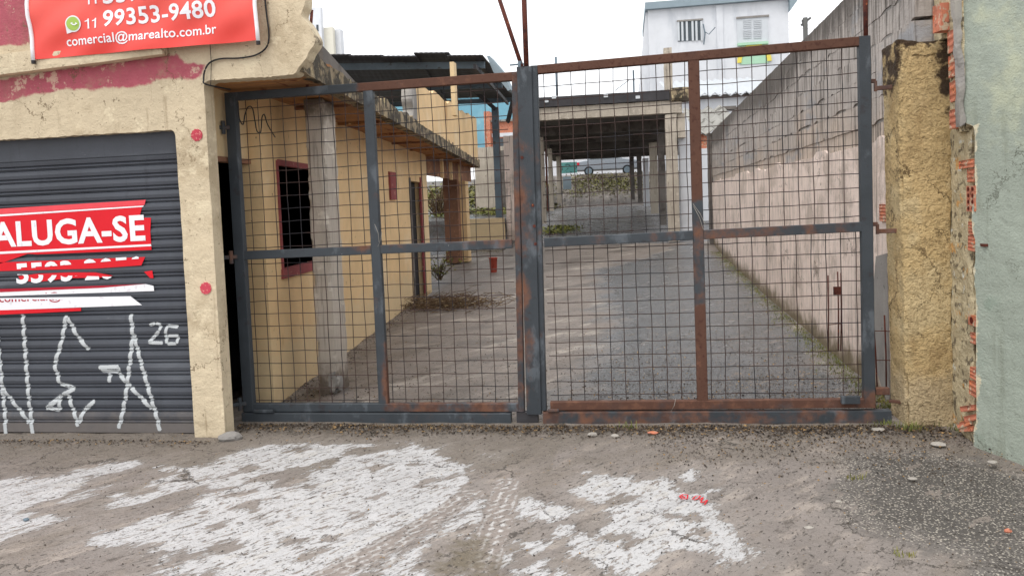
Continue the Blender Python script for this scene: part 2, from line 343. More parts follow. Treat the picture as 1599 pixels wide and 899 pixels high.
M['block'] = mat('block_wall', srgb(176, 168, 162), [
    dict(col=srgb(196, 178, 162), attr='pinkish', amp=1.3, scale=1.1, lo=-.1, hi=.5, fac=.85),
    dict(col=srgb(152, 156, 162), scale=1.5, stretch=(1, .5, 1.4), lo=.57, hi=.64, fac=.6),
    dict(col=srgb(92, 86, 80), scale=5, stretch=(4, 4, .2), detail=9, lo=.47, hi=.62, fac=.85),
    dict(col=srgb(62, 56, 50), attr='mould', amp=1.1, scale=3.5, stretch=(4, 4, .3), lo=.05, hi=.42, fac=.8),
    dict(col=srgb(58, 50, 42), scale=14, lo=.68, hi=.7, fac=.8),
    dict(col=srgb(70, 66, 34), attr='moss', amp=.5, scale=5, lo=.0, hi=.2, fac=.92)], bump=((60, .3, .006), (12, .3, .01)), vary=.14)
M['plaster'] = mat('pinkish_rough_plaster', srgb(232, 214, 203), [
    dict(col=srgb(190, 174, 162), scale=1.4, detail=10, nr=.7, lo=.5, hi=.6, fac=.8),
    dict(col=srgb(96, 82, 70), crack=.8, scale=2, amp=.045, lo=-.002, hi=.004, fac=.7),
    dict(col=srgb(128, 116, 106), scale=4.5, stretch=(5, 5, .18), detail=9, lo=.49, hi=.66, fac=.7),
    dict(col=srgb(150, 150, 150), attr='upper', amp=1.2, scale=3, stretch=(2, 2, .4), lo=.1, hi=.5, fac=.6),
    dict(col=srgb(110, 84, 60), scale=8, stretch=(2, 2, .8), lo=.67, hi=.72, fac=.8),
    dict(col=srgb(132, 110, 94), scale=75, lo=.6, hi=.68, fac=.5),
    dict(col=srgb(104, 92, 66), attr='moss', amp=.5, scale=4, lo=.0, hi=.26, fac=.9, cv=.3)], bump=((75, .3, .008), (14, .3, .012)), vary=.1)
M['concrete'] = mat('weathered_concrete', srgb(176, 166, 152), [
    dict(col=srgb(128, 120, 110), scale=3, stretch=(4, 4, .4), lo=.5, hi=.68, fac=.7),
    dict(col=srgb(66, 60, 52), scale=4, stretch=(3, 3, .7), lo=.64, hi=.72, fac=.8), dict(col=srgb(206, 196, 180), scale=8, lo=.6, hi=.68, fac=.6)], bump=((40, .3, .006), (9, .3, .01)), vary=.14)
M['darkconc'] = mat('dark_concrete', srgb(108, 102, 97), [dict(col=srgb(54, 48, 44), scale=2, lo=.5, hi=.65, fac=.6)], bump=((30, .3, .006),))  # darker concrete for slabs, beams, some columns and small parts
M['column'] = mat('column_concrete', srgb(186, 176, 164), [
    dict(col=srgb(140, 132, 124), scale=5, stretch=(9, 9, .35), lo=.5, hi=.66, fac=.7), dict(col=srgb(218, 210, 196), scale=6, lo=.58, hi=.68, fac=.6),
    dict(col=srgb(84, 72, 60), attr='dirty', amp=.5, scale=8, lo=.0, hi=.25, fac=.85)], bump=((50, .3, .006), (14, .3, .008)), vary=.1)
M['black_edge'] = mat('mossy_slab_edge', srgb(150, 134, 108), [dict(col=srgb(50, 46, 40), scale=4.5, detail=10, nr=.7, lo=.44, hi=.54, fac=.9), dict(col=srgb(214, 196, 150), scale=7, stretch=(2, 2, .6), lo=.62, hi=.68)], bump=((30, .4, .014),))
M['roofsheet'] = mat('dark_roof_sheet', srgb(56, 54, 56), [dict(col=srgb(80, 84, 90), scale=2, stretch=(.3, 3, 1), lo=.5, hi=.65, fac=.6)], rough=.6, bump=())
M['purlin'] = mat('grey_purlin', srgb(104, 118, 128), [dict(col=srgb(70, 66, 60), scale=6, lo=.6, hi=.7)], rough=.6, bump=())
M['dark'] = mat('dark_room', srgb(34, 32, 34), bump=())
M['shutter'] = mat('grey_shutter_paint', srgb(72, 75, 82), [
    dict(col=srgb(100, 104, 110), scale=2.2, stretch=(.5, 1, 2), lo=.52, hi=.7, fac=.5), dict(col=srgb(60, 62, 68), scale=5, stretch=(3, 1, .4), lo=.55, hi=.7, fac=.5),
    dict(col=srgb(118, 110, 104), attr='dust', amp=.4, scale=7, lo=.0, hi=.25, fac=.65),
    dict(col=srgb(150, 152, 156), scale=70, stretch=(.35, 1, 2), lo=.69, hi=.72, fac=.6)], rough=.5, bump=((120, .2, .0006), (2.5, .2, .006)), metal=0., vary=.14)
M['gate'] = mat('gate_steel', srgb(60, 65, 70), [
    dict(col=srgb(100, 106, 112), scale=6, stretch=(1, 1, .5), lo=.55, hi=.66, fac=.6),
    dict(col=srgb(54, 50, 52), scale=9, lo=.6, hi=.66, fac=.7),
    dict(col=srgb(116, 80, 62), attr='rust', amp=2.2, scale=7, stretch=(1, 1, .8), lo=.30, hi=.85, cv=.4, cvs=9, rough=.9, fac=.92),
    dict(col=srgb(80, 56, 48), attr='rust', amp=2.2, scale=16, lo=.45, hi=.9, fac=.7, rough=.95),
    dict(col=srgb(64, 36, 30), attr='rust', amp=2.2, scale=28, lo=1.1, hi=1.4, rough=.95, fac=.6),
    dict(col=srgb(196, 196, 190), scale=30, lo=.73, hi=.75)], rough=.55, bump=((90, .3, .002),), vary=.16, vscale=4)
M['wire'] = mat('rusty_wire', srgb(66, 50, 46), [dict(col=srgb(40, 38, 42), scale=4, lo=.48, hi=.6)], rough=.75, bump=())
M['rust'] = mat('rusted_iron', srgb(92, 48, 38), [dict(col=srgb(60, 34, 32), scale=20, lo=.5, hi=.65), dict(col=srgb(150, 84, 54), scale=35, lo=.62, hi=.68)], bump=((120, .3, .002),))
M['redpaint'] = mat('faded_red_paint', srgb(140, 72, 72), [dict(col=srgb(190, 150, 130), scale=9, lo=.62, hi=.68)], bump=((60, .3, .003),))
M['maroon'] = mat('maroon_timber', srgb(128, 92, 72), [dict(col=srgb(160, 120, 88), scale=7, lo=.55, hi=.65)], bump=())
M['banner'] = mat('red_vinyl_banner', srgb(226, 62, 54), [dict(col=srgb(236, 104, 92), attr='fade', amp=.5, scale=3, lo=.1, hi=1., fac=.65)], rough=.42, bump=(), vary=.03, spec=.45)
M['posterred'] = mat('red_poster_paper', srgb(216, 20, 36), [dict(col=srgb(228, 74, 84), attr='fade', amp=.0, scale=3, lo=.4, hi=.6)], rough=.5, bump=((10, .3, .003),), vary=.05)
M['posterwhite'] = mat('white_print', srgb(236, 236, 240), [dict(col=srgb(205, 196, 200), scale=20, lo=.6, hi=.66, fac=.5)], rough=.5, bump=(), vary=.03)
M['printred'] = mat('dark_red_print', srgb(176, 26, 48), rough=.5, bump=(), vary=.05)
M['iconlime'] = mat('icon_green_print', srgb(166, 196, 92), rough=.5, bump=(), vary=.08)
M['spray'] = mat('white_spray_paint', srgb(196, 200, 202), rough=.7, bump=(), vary=.05, alpha='soft')
M['cable'] = mat('black_cable', srgb(40, 38, 40), rough=.5, bump=())
M['dotpink'] = mat('pink_dot_paint', srgb(190, 70, 84), [dict(col=srgb(222, 150, 140), scale=60, lo=.56, hi=.62)], bump=((70, .3, .004),))
M['white'] = mat('white_house_paint', srgb(212, 214, 218), [dict(col=srgb(186, 190, 196), scale=.5, stretch=(2, 2, .5), lo=.5, hi=.7, fac=.7)], bump=(), vary=.04)
M['whiteroof'] = mat('white_sheet_roof', srgb(186, 190, 194), [dict(col=srgb(170, 172, 168), scale=.8, lo=.55, hi=.7, fac=.6)], bump=(), vary=.05)
M['greyroof'] = mat('grey_fibre_cement', srgb(150, 148, 142), [dict(col=srgb(78, 74, 66), scale=1.6, lo=.52, hi=.62, fac=.8)], bump=(), vary=.15)
M['creamblock'] = mat('cream_tower_paint', srgb(214, 210, 196), bump=(), vary=.04)
M['fascia'] = mat('blue_grey_fascia', srgb(138, 152, 160), bump=(), vary=.06)
M['glass'] = mat('dim_window_glass', srgb(70, 78, 84), rough=.15, bump=(), vary=.3)
M['frame'] = mat('aluminium_frame', srgb(196, 200, 204), rough=.5, bump=(), vary=.05)
M['mint'] = mat('mint_paint', srgb(168, 206, 178), bump=(), vary=.06)
M['yellowp'] = mat('yellow_paint', srgb(222, 206, 96), bump=(), vary=.06)
M['blue'] = mat('pale_blue_wall', srgb(118, 168, 186), [dict(col=srgb(150, 190, 200), scale=.6, lo=.5, hi=.7)], bump=(), vary=.06)
M['teal'] = mat('teal_paint', srgb(96, 152, 148), [dict(col=srgb(60, 90, 92), scale=6, lo=.56, hi=.6)], bump=(), vary=.12)
M['carpaint'] = mat('grey_car_paint', srgb(140, 146, 154), rough=.25, metal=.3, bump=(), vary=.05, spec=.5)
M['tyre'] = mat('tyre_rubber', srgb(30, 30, 32), bump=())
M['hub'] = mat('silver_hub', srgb(170, 172, 176), rough=.3, metal=.6, bump=())
M['redlamp'] = mat('red_lamp_plastic', srgb(180, 24, 40), rough=.2, bump=())
M['pole'] = mat('utility_pole_concrete', srgb(92, 92, 90), bump=(), vary=.1)
M['leafm'] = mat('weed_leaf', srgb(112, 116, 62), [dict(col=srgb(132, 128, 60), scale=3, lo=.5, hi=.6)], bump=(), vary=.35, vscale=9)
M['leafd'] = mat('bush_leaf', srgb(112, 110, 66), [dict(col=srgb(104, 104, 52), scale=2, lo=.5, hi=.6), dict(col=srgb(150, 116, 60), scale=5, lo=.64, hi=.68)], bump=(), vary=.35, vscale=4)
M['litter'] = mat('fallen_leaf', srgb(62, 52, 44), [dict(col=srgb(150, 122, 84), scale=35, detail=1, lo=.56, hi=.6), dict(col=srgb(30, 26, 24), scale=28, detail=1, lo=.58, hi=.62)], bump=(), vary=.3, vscale=30)
M['twig'] = mat('dry_twig', srgb(98, 78, 58), [dict(col=srgb(168, 150, 116), scale=12, lo=.56, hi=.62)], bump=(), vary=.3, vscale=12)
M['stone'] = mat('pale_stone', srgb(160, 154, 146), bump=((50, .3, .006),), vary=.2, vscale=20)
M['tagred'] = mat('red_spray_mark', srgb(206, 40, 52), bump=(), vary=.1)
M['redplastic'] = mat('red_plastic', srgb(150, 66, 52), [dict(col=srgb(120, 50, 40), scale=12, lo=.58, hi=.66)], bump=(), vary=.1)
# ground
D3 = (0.55, 2.2, 1)
GD = math.radians(0)
def ground_material():
    SV = (.7, 1.8, 1)
    m = mat('ground_surface', srgb(139, 130, 124), [
        dict(col=srgb(130, 120, 110), scale=1.1, stretch=(.6, 1.6, 1), lo=.48, hi=.66, fac=.9),
        dict(col=srgb(170, 158, 148), scale=3.5, stretch=SV, detail=11, nr=.72, lo=.52, hi=.62, fac=.7),
        dict(col=srgb(86, 78, 71), scale=6, stretch=SV, detail=11, nr=.74, lo=.54, hi=.66, fac=.8),
        dict(col=srgb(118, 109, 99), attr='sand', amp=.5, scale=2.5, stretch=(.6, 1.6, 1), lo=-.05, hi=.2, fac=.85),
        dict(col=srgb(126, 116, 108), attr='yard', amp=.3, scale=3, stretch=(.6, 1.4, 1), lo=0, hi=.1, fac=.85, rough=.5),
        dict(col=srgb(98, 90, 83), scale=1.6, stretch=(.6, 1.3, 1), detail=9, lo=.48, hi=.62, fac=.8, attr2='yard', rough=.35),
        dict(col=srgb(184, 174, 162), scale=1.5, stretch=(.55, 1.5, 1), detail=10, nr=.7, lo=.54, hi=.66, fac=.75, attr2='yard'),
        dict(col=srgb(112, 114, 117), attr='wet', amp=2.0, scale=1.3, stretch=(.7, 1.3, 1), detail=10, nr=.68, lo=-.25, hi=.4, rough=.16, cv=.18, cvs=2.5),
        dict(col=srgb(92, 92, 92), attr='wet', amp=.9, scale=3, lo=.1, hi=.3, fac=.5),
        dict(col=srgb(78, 70, 60), attr='mud', amp=.5, scale=7, lo=0, hi=.22, fac=.85, cv=.4, cvs=40),
        dict(col=srgb(112, 106, 101), attr='agg', amp=.9, scale=3, detail=9, lo=-.1, hi=.08, cv=.2, cvs=8),
        dict(col=srgb(74, 70, 66), attr='agg', amp=1.2, scale=55, lo=-.0, hi=.2, fac=.8),
        dict(col=srgb(176, 168, 156), vor=62, amp=.7, scale=70, attr='agg', k=3, lo=.02, hi=.08, cvs=60, cv=.25),
        dict(col=srgb(200, 199, 200), attr='paint', amp=.62, scale=4.2, stretch=(.7, 2.0, 1), detail=12, nr=.78, lo=-.014, hi=.008, cut=(20, .40, .44), cstretch=(.6, 1.9, 1), cv=.10, cvs=4, rough=.6, h=.0015),
        dict(col=srgb(150, 148, 148), attr='paint', amp=1.0, scale=1.8, stretch=(.5, 2.2, 1), detail=10, nr=.7, lo=.10, hi=.30, fac=.5),
        dict(col=srgb(176, 170, 164), attr='paint', amp=1.0, scale=5, stretch=(.6, 2.0, 1), detail=10, nr=.75, lo=-.16, hi=.0, fac=.16),
        dict(col=srgb(134, 124, 116), scale=5.5, stretch=(.6, 1.7, 1), detail=11, nr=.72, lo=.585, hi=.6, fac=.9),
        dict(col=srgb(62, 56, 50), crack=.75, scale=2.2, amp=.05, lo=-.002, hi=.003, fac=.8),
        dict(col=srgb(196, 192, 188), attr='thin', amp=.8, scale=6, stretch=(.5, 2.0, 1), detail=9, nr=.7, lo=.09, hi=.12, cv=.08, fac=.9),
        dict(col=srgb(146, 136, 129), attr='track', amp=.03, scale=60, lo=.0, hi=.015, cv=.2),
        dict(col=srgb(200, 197, 195), attr='tread', amp=1.1, scale=26, lo=.0, hi=.35, attr2='track'),
        dict(col=srgb(110, 100, 82), attr='mossy', amp=.6, scale=10, lo=.0, hi=.16, fac=.8, cv=.4, cvs=50),
        dict(col=srgb(54, 48, 43), scale=42, stretch=(.6, 1.4, 1), lo=.585, hi=.64, fac=.85),
        dict(col=srgb(74, 66, 60), scale=11, stretch=SV, detail=11, nr=.76, lo=.60, hi=.64, fac=.7),
        dict(col=srgb(180, 170, 160), scale=75, stretch=(.8, 1.4, 1), lo=.62, hi=.68, fac=.5),
        ], rough=.75, bump=((120, .3, .007), (34, .3, .012), (7, .3, .02)), vary=.16, vscale=2.2, spec=.5)
    return m
NROT = math.radians(-52); M['ground'] = ground_material(); NROT = 0.
# ------------------------------------------------------------------ ground sheet
def ngon(lst, ox, oy, sc): return [tuple(W(ox+x/sc, oy+y/sc, Z=0)[:2]) for x, y in lst]
z1 = lambda l: ngon(l, 0, 680, 5.287); z2 = lambda l: ngon(l, 260, 680, 5.287); z3 = lambda l: ngon(l, 480, 680, 5.287)
z4 = lambda l: ngon(l, 740, 700, 4.519); z5 = lambda l: ngon(l, 960, 700, 4.519); zl = lambda l: ngon(l, 0, 650, 2.961); zm = lambda l: ngon(l, 500, 650, 2.961)
px = lambda l: ngon(l, 0, 0, 1)
paint_polys = [
    z1([(-200, 400), (0, 370), (180, 335), (350, 345), (600, 300), (880, 215), (1130, 215), (1080, 270), (800, 330), (720, 340), (680, 400), (520, 500), (350, 540), (130, 600), (-200, 680)]),
    z1([(-200, 610), (0, 625), (300, 625), (310, 660), (560, 680), (400, 745), (240, 790), (60, 840), (0, 890), (-200, 980)]),
    z1([(500, 520), (640, 455), (860, 410), (800, 460), (600, 530)]),
    z1([(870, 565), (960, 480), (1250, 450), (1310, 370), (1600, 350), (1600, 430), (1350, 460), (1150, 560), (940, 580)]),
    z1([(1320, 265), (1600, 260), (1600, 285), (1400, 300)]),
    z2([(150, 350), (250, 290), (450, 185), (640, 120), (820, 80), (1110, 65), (1500, 70), (1700, 60), (1700, 1000), (0, 1000), (-100, 900), (-500, 900), (-650, 870), (-600, 820), (-300, 780), (-250, 740), (-100, 660), (0, 640), (100, 640), (270, 570), (400, 480), (560, 440), (400, 390), (0, 430), (-100, 400), (0, 350)]),
    z3([(0, 80), (340, 70), (850, 60), (900, 110), (1130, 100), (1000, 180), (1320, 250), (1300, 440), (1220, 520), (640, 890), (300, 1150), (-1200, 1150), (-1200, 600)]),
    zm([(0, 600), (400, 560), (150, 737), (100, 900), (-900, 900), (-700, 737), (-200, 560)]),
    z3([(1400, 520), (1490, 540), (1440, 770), (1280, 830), (1100, 870), (980, 880), (1270, 610)]),
    zm([(500, 560), (600, 500), (560, 560), (480, 620), (420, 700), (620, 760), (600, 900), (150, 900), (280, 690)]),
    z4([(310, 345), (420, 375), (560, 400), (720, 440), (650, 470), (600, 520), (700, 590), (620, 610), (540, 520), (430, 470), (390, 500), (270, 515)]),
    z4([(820, 185), (960, 200), (1160, 225), (1400, 260), (1300, 330), (1100, 330), (930, 380), (800, 370), (660, 300), (780, 240)]),
    z4([(860, 590), (930, 520), (980, 440), (1050, 390), (1400, 360), (1400, 700), (1200, 860), (1000, 860), (860, 860), (720, 740), (700, 640), (800, 600)]),
    z4([(190, 720), (250, 760), (230, 820), (330, 870), (420, 800), (500, 770), (500, 850), (700, 870), (720, 890), (600, 960), (330, 960), (190, 800)]),
    z5([(0, 240), (150, 215), (350, 215), (400, 280), (520, 310), (720, 390), (700, 480), (860, 640), (985, 720), (930, 830), (800, 830), (640, 720), (300, 720), (60, 790), (-60, 790), (-60, 240)]),
    z5([(470, 190), (600, 155), (560, 230), (480, 225)]), z5([(640, 290), (770, 290), (740, 310)]),
    z4([(340, 660), (470, 670), (440, 700), (360, 700)]), z4([(60, 40), (160, 45), (100, 65)])]
paint_holes = [
    z2([(640, 350), (760, 320), (1020, 260), (1180, 250), (1340, 200), (1430, 185), (1380, 260), (1200, 310), (1180, 380), (1000, 430), (880, 440), (860, 380), (700, 380)]),
    z2([(950, 115), (1150, 95), (1130, 120), (1000, 140)]), z2([(540, 260), (680, 225), (740, 250), (680, 290)]), z2([(240, 360), (400, 330), (550, 300), (520, 350), (400, 380)]),
    z2([(1110, 430), (1250, 395), (1200, 440), (1130, 450)]), z2([(270, 730), (400, 700), (590, 690), (500, 750), (380, 785), (300, 770)]),
    z2([(700, 690), (860, 650), (900, 665), (830, 700)]), z2([(530, 590), (640, 570), (800, 540), (740, 600), (560, 610)]),
    z2([(920, 850), (1050, 820), (1200, 850), (1200, 890), (960, 890)]), z2([(1260, 820), (1400, 800), (1380, 860), (1270, 855)]),
    z2([(430, 870), (560, 860), (680, 950), (400, 950), (300, 940)]), z2([(1430, 730), (1520, 670), (1600, 640), (1600, 690)]),
    z2([(80, 770), (260, 720), (240, 760)]), z2([(560, 480), (740, 440), (700, 470), (600, 495)]),
    z2([(-10, 470), (300, 420), (560, 430), (300, 500), (270, 560), (100, 640), (-200, 650), (-300, 560)]),
    zl([(690, 720), (760, 650), (850, 610), (950, 625), (930, 660), (800, 710), (700, 760)]), zl([(320, 690), (250, 700), (0, 760), (-300, 760), (-300, 640), (0, 650), (120, 620), (350, 600), (420, 640)]),
    zl([(1380, 635), (1480, 615), (1440, 655), (1390, 660)]), zl([(850, 730), (1010, 705), (960, 760), (860, 760)]),
    z3([(250, 140), (420, 80), (900, 50), (800, 90), (600, 130), (450, 160)]), z3([(800, 250), (1000, 190), (940, 250), (850, 270)]),
    z3([(480, 265), (640, 260), (560, 290)]), z3([(870, 440), (960, 380), (1260, 320), (1100, 380), (920, 440)]), z3([(450, 500), (620, 490), (560, 520)]),
    z3([(640, 750), (820, 730), (720, 765)]), z3([(270, 730), (380, 650), (480, 640), (400, 700)]), z3([(100, 820), (240, 800), (200, 860), (120, 860)]),
    z3([(1270, 740), (1400, 730), (1360, 850), (1290, 830)]),
    z4([(600, 500), (700, 450), (850, 490), (840, 580), (740, 580), (620, 540)]), z4([(800, 600), (900, 590), (1140, 600), (1180, 650), (1120, 690), (1020, 660), (850, 640)]),
    z4([(900, 390), (1000, 340), (1180, 330), (1180, 380), (1000, 400)]), z4([(240, 790), (300, 700), (420, 700), (520, 750), (420, 790), (300, 830)]),
    z5([(570, 560), (640, 560), (700, 650), (600, 680)]), z5([(380, 475), (600, 480), (640, 530), (520, 510)]), z5([(820, 800), (870, 780), (900, 850), (820, 850)])]
# tyre tracks: centre line + half width
trk = [(px([(735, 771), (700, 796), (650, 826), (600, 853), (545, 880), (480, 912), (400, 945)]), .085), (px([(790, 752), (785, 780), (775, 815), (762, 850), (755, 880)]), .09)]
def floorz(X, Y):
    a = np.interp(Y, [5.6, 12, 20, 24, 45, 45.6, 47, 50, 60, 200], [0, .03, .2, .45, 1.25, 1.7, 2.2, 3.3, 3.5, 3.6])
    b = np.interp(Y, [24.3, 24.6, 30, 45, 50, 60, 200], [.45, 1.15, 1.45, 2.6, 3.3, 3.5, 3.6])
    xe = -3.45-.045*(Y-24)
    k = smooth(.1, -.1, X-xe)*(Y > 24.3)
    c = a*(1-k)+b*k
    return c
def make_ground():
    xs = np.concatenate([[-60, -40, -25, -16, -11, -8.5, -7, -6, -5.4], np.arange(-5, 3.01, .024), [3.3, 3.8, 4.6, 6, 9, 14, 25, 40, 60]])
    ys = np.concatenate([[-40, -15, -6, -2, 0, 1, 1.8], np.arange(2.3, 5.7, .024), np.arange(5.72, 9, .05), np.arange(9, 14, .1), np.arange(14, 24.2, .25), [24.25, 24.3, 24.4, 24.5, 24.6, 25], np.arange(26, 45, 1.), [45, 45.2, 45.4, 45.7, 46, 46.5, 47, 48, 49, 50, 55, 65, 90, 140, 220]])
    X, Y = np.meshgrid(xs, ys, indexing='ij'); X = X.ravel(); Y = Y.ravel(); P = np.stack([X, Y], 1)
    Z = floorz(X, Y)+(n2(X, Y, 2.2, 4)-.5)*.035*smooth(2, 4, Y)*smooth(-9, -5, X)
    Z += -.05*smooth(1.3, 2.4, X)*smooth(5.4, 4.6, Y)
    near = (X > -6) & (X < 4) & (Y > 1.5) & (Y < 6.2)
    paint = np.full(len(X), -.5); paint[near] = sdf(P[near], paint_polys, paint_holes); paint = np.clip(paint, -.35, .13)
    lump = (n2(X, Y, 14, 3)-.5); Z += lump*.008*near
    yard = np.clip(Y-5.62, -.5, .5)
    wet = np.full(len(X), -.5)
    wp = [px([(930, 430), (1080, 395), (1160, 430), (1230, 500), (1345, 600), (1340, 640), (860, 640), (930, 560), (950, 500)]), px([(850, 345), (900, 320), (1040, 330), (1090, 350), (1110, 395), (850, 372)])]
    my = (Y > 5) & (Y < 46) & (X > -6) & (X < 4); wet[my] = sdf(P[my], [wp[0]]); wet = np.clip(wet, -.6, .35)
    wet = np.where((Y > 22) & (Y < 45), .25, wet)
    mud = np.clip(.12-np.abs(Y-5.36)*.55, -.5, .2)+np.where(X < -2.9, -.02, 0)
    mud = np.maximum(mud, .1-np.abs(X-(1.93+.026*(Y-5.5)))*.9*(Y > 5.5)-9*(Y < 5.5))
    mud = np.maximum(mud, .12-np.hypot((X-1.9)*.8, (Y-5.35)*1.3))
    mud = np.maximum(mud, np.where((Y > 29) & (Y < 41), .13, -1))
    mud = np.maximum(mud, .05-np.abs(Y-4.98)*1.0-5*(X > -2.9))
    mud = np.maximum(mud, np.where((Y > 45.0) | ((X < -3.3-.045*(Y-24)) & (Y > 24.3)), .15, -1))
    mud = np.maximum(mud, .1-np.abs(X+2.98+.096*(Y-6.1)-.25)*.6-9*(Y < 6))
    agg = np.full(len(X), -.5); agg[near] = sdf(P[near], [px([(1312, 712), (1420, 700), (1520, 712), (1640, 740), (1640, 930), (1560, 930), (1500, 862), (1400, 838), (1320, 815)])]); agg = np.clip(agg, -.5, .3)
    thin = np.where((Y < 5.5) & (X < 1.2), .0, -.6)+np.clip(paint*.5, -.2, .05)
    sand = smooth(4.2, 5.0, Y)*.25-.15*(X > -.5)-.5*(Y > 5.6)
    mossy = np.full(len(X), -.6); ns = near; mossy[ns] = sdf(P[ns], [px([(690, 850), (740, 825), (790, 850), (800, 900), (760, 910), (640, 905), (660, 870)])])
    track = np.full(len(X), -1.); tread = np.full(len(X), -1.)
    for cl, hw in trk:
        cl = np.array(cl); acc = 0; best = np.full(len(X), 9.); tv = np.zeros(len(X)); tu = np.zeros(len(X)); en = np.zeros(len(X))
        for a, b in zip(cl[:-1], cl[1:]):
            e = b-a; L = np.linalg.norm(e); q = P-a; tt = np.clip((q@e)/(L*L), 0, 1); r = q-tt[:, None]*e; d = np.hypot(r[:, 0], r[:, 1]); sg = np.sign(e[0]*q[:, 1]-e[1]*q[:, 0])
            k = d < best; best[k] = d[k]; tv[k] = (d*sg)[k]; tu[k] = (acc+tt*L)[k]; acc += L
        tk = hw-best; k = tk > track; track[k] = tk[k]
        for k0 in (-.75, -.25, .25, .75)[::1]:
            ln = .014-np.abs(tv/hw-k0-.07*np.sin(tu*95+k0*9))*hw*1.1; 
            tread = np.where(best < hw*1.1, np.maximum(tread, ln*28), tread)
    track = np.clip(track, -1, .06)
    Z -= .006*smooth(-.02, .03, track)
    Zg = Z-.15*((X < -3.5) & (Y > 5.9) & (Y < 24) & (X > -9))  # under the building floor
    nx, ny = len(xs), len(ys)
    I = (np.arange(nx-1)[:, None]*ny+np.arange(ny-1)[None]).ravel()
    mb = MB(); mb.v = np.stack([X, Y, Zg], 1).tolist(); mb.f = np.stack([I, I+ny, I+ny+1, I+1], 1).tolist()
    o = mb.build('ground', M['ground'], fix=False, shade=True, paint=paint, wet=wet, mud=mud, agg=agg, thin=thin, yard=yard, sand=sand, mossy=mossy, track=track, tread=tread)
    tag(o, kind='structure')
make_ground()

# ------------------------------------------------------------------ yellow building on the left
bld = thing('commercial_building', 'single storey yellow plastered building with grey rolling shutter left of the gate', 'building')
FY = 5.15                                    # facade plane
FU = lambda x: x+7.5                         # u along the facade
facA, facB = (-7.5, FY), (-2.05, FY)
pinkp = [[(q[0]+7.5, q[2]) for q in (W(x, y, Y=FY) for x, y in poly)] for poly in (
    [(-60, 128), (0, 125), (100, 108), (275, 85), (290, 96), (318, 104), (314, 122), (295, 124), (270, 122), (235, 128), (215, 134), (150, 140), (100, 140), (60, 146), (40, 152), (15, 158), (-60, 168)],
    [(-60, -60), (46, -60), (46, 70), (-60, 78)])]
def fac_keep(U, Z):
    X = U-7.5; hole = (X < -3.2) & (Z < 2.245)
    rag = (n2(U, Z, 6, 3)-.5)*.14
    right = np.where(Z < 2.565, -2.945+(n2(U, Z, 14, 2)-.5)*.004, -2.14+rag*1.3-.12*smooth(2.75, 2.58, Z)-.25*smooth(3.02, 3.1, Z)*0)
    low = (Z < 2.565+.02*n2(U, Z, 20, 2)) & (X > -2.945)
    return ~hole & (X < right) & ~low
mb, U, Z = lattice(facA, facB, 0, 3.7, .13, .022, fac_keep, disp=lambda U, Z: -.004*smooth(.5, .7, n2(U, Z, 2.5, 3))*1.0, amp=.004)
PZ = np.stack([U, Z], 1); pk = np.clip(sdf(PZ, pinkp), -.3, .3)
Xv = U-7.5
chip = np.maximum(.04-np.abs(Xv+2.945)*(Z < 2.56)*1.2-5*(Z >= 2.56), -.5); chip = np.maximum(chip, .03-np.abs(Z-2.5)*.9-3*(Xv > -3.4)); chip = np.maximum(chip, .06-(-2.14-Xv)*.5-5*(Z < 2.6)); chip = np.maximum(chip, .02-np.abs(Z-2.57)*1.5-5*(Xv < -2.945))
chip = chip-.05
mb.build('facade_wall', M['cream'], bld, pink=pk, chip=chip)
# jamb behind the corner pillar and the beam above, seen from below
mb = MB(); rough_box(mb, -7.4, -2.32, FY+.11, 6.1, 2.58, 2.80, .06, .006, .03, .8, 4.)
mb.build('beam', M['soffit'], bld)
mb = MB(); rough_box(mb, -7.6, -3.2, FY-.085, FY-.002, 2.78, 2.93, .03, .004, .012, .4, 9.)
L0 = W(0, 124, Y=FY); L1 = W(270, 90, Y=FY)
# follow the sagging line of the ledge
def sag(v):
    t = (v[0]-L0[0])/(L1[0]-L0[0]); return (v[0], v[1], v[2]-2.78+L0[2]+(L1[2]-L0[2])*t+.01)
mb.v = [sag(v) for v in mb.v]
mb.build('ledge', M['ochre' if False else 'cream'], bld, pink=lambda P: P[:, 0]*0-.5, chip=lambda P: P[:, 0]*0-.05)
for (cx, cy) in ((307, 211), (321, 450)):
    c = W(cx, cy, Y=FY-.006); m_ = MB(); n = 24
    rr = [.042*(1+.08*math.sin(3*k)+.05*random.random()) for k in range(n)]
    m_.prism([(c[0]+rr[k]*math.cos(2*math.pi*k/n), FY-.0065, c[2]+rr[k]*math.sin(2*math.pi*k/n)) for k in range(n)], (0, .012, 0)); m_.build('painted_dot', M['dotpink'], bld)
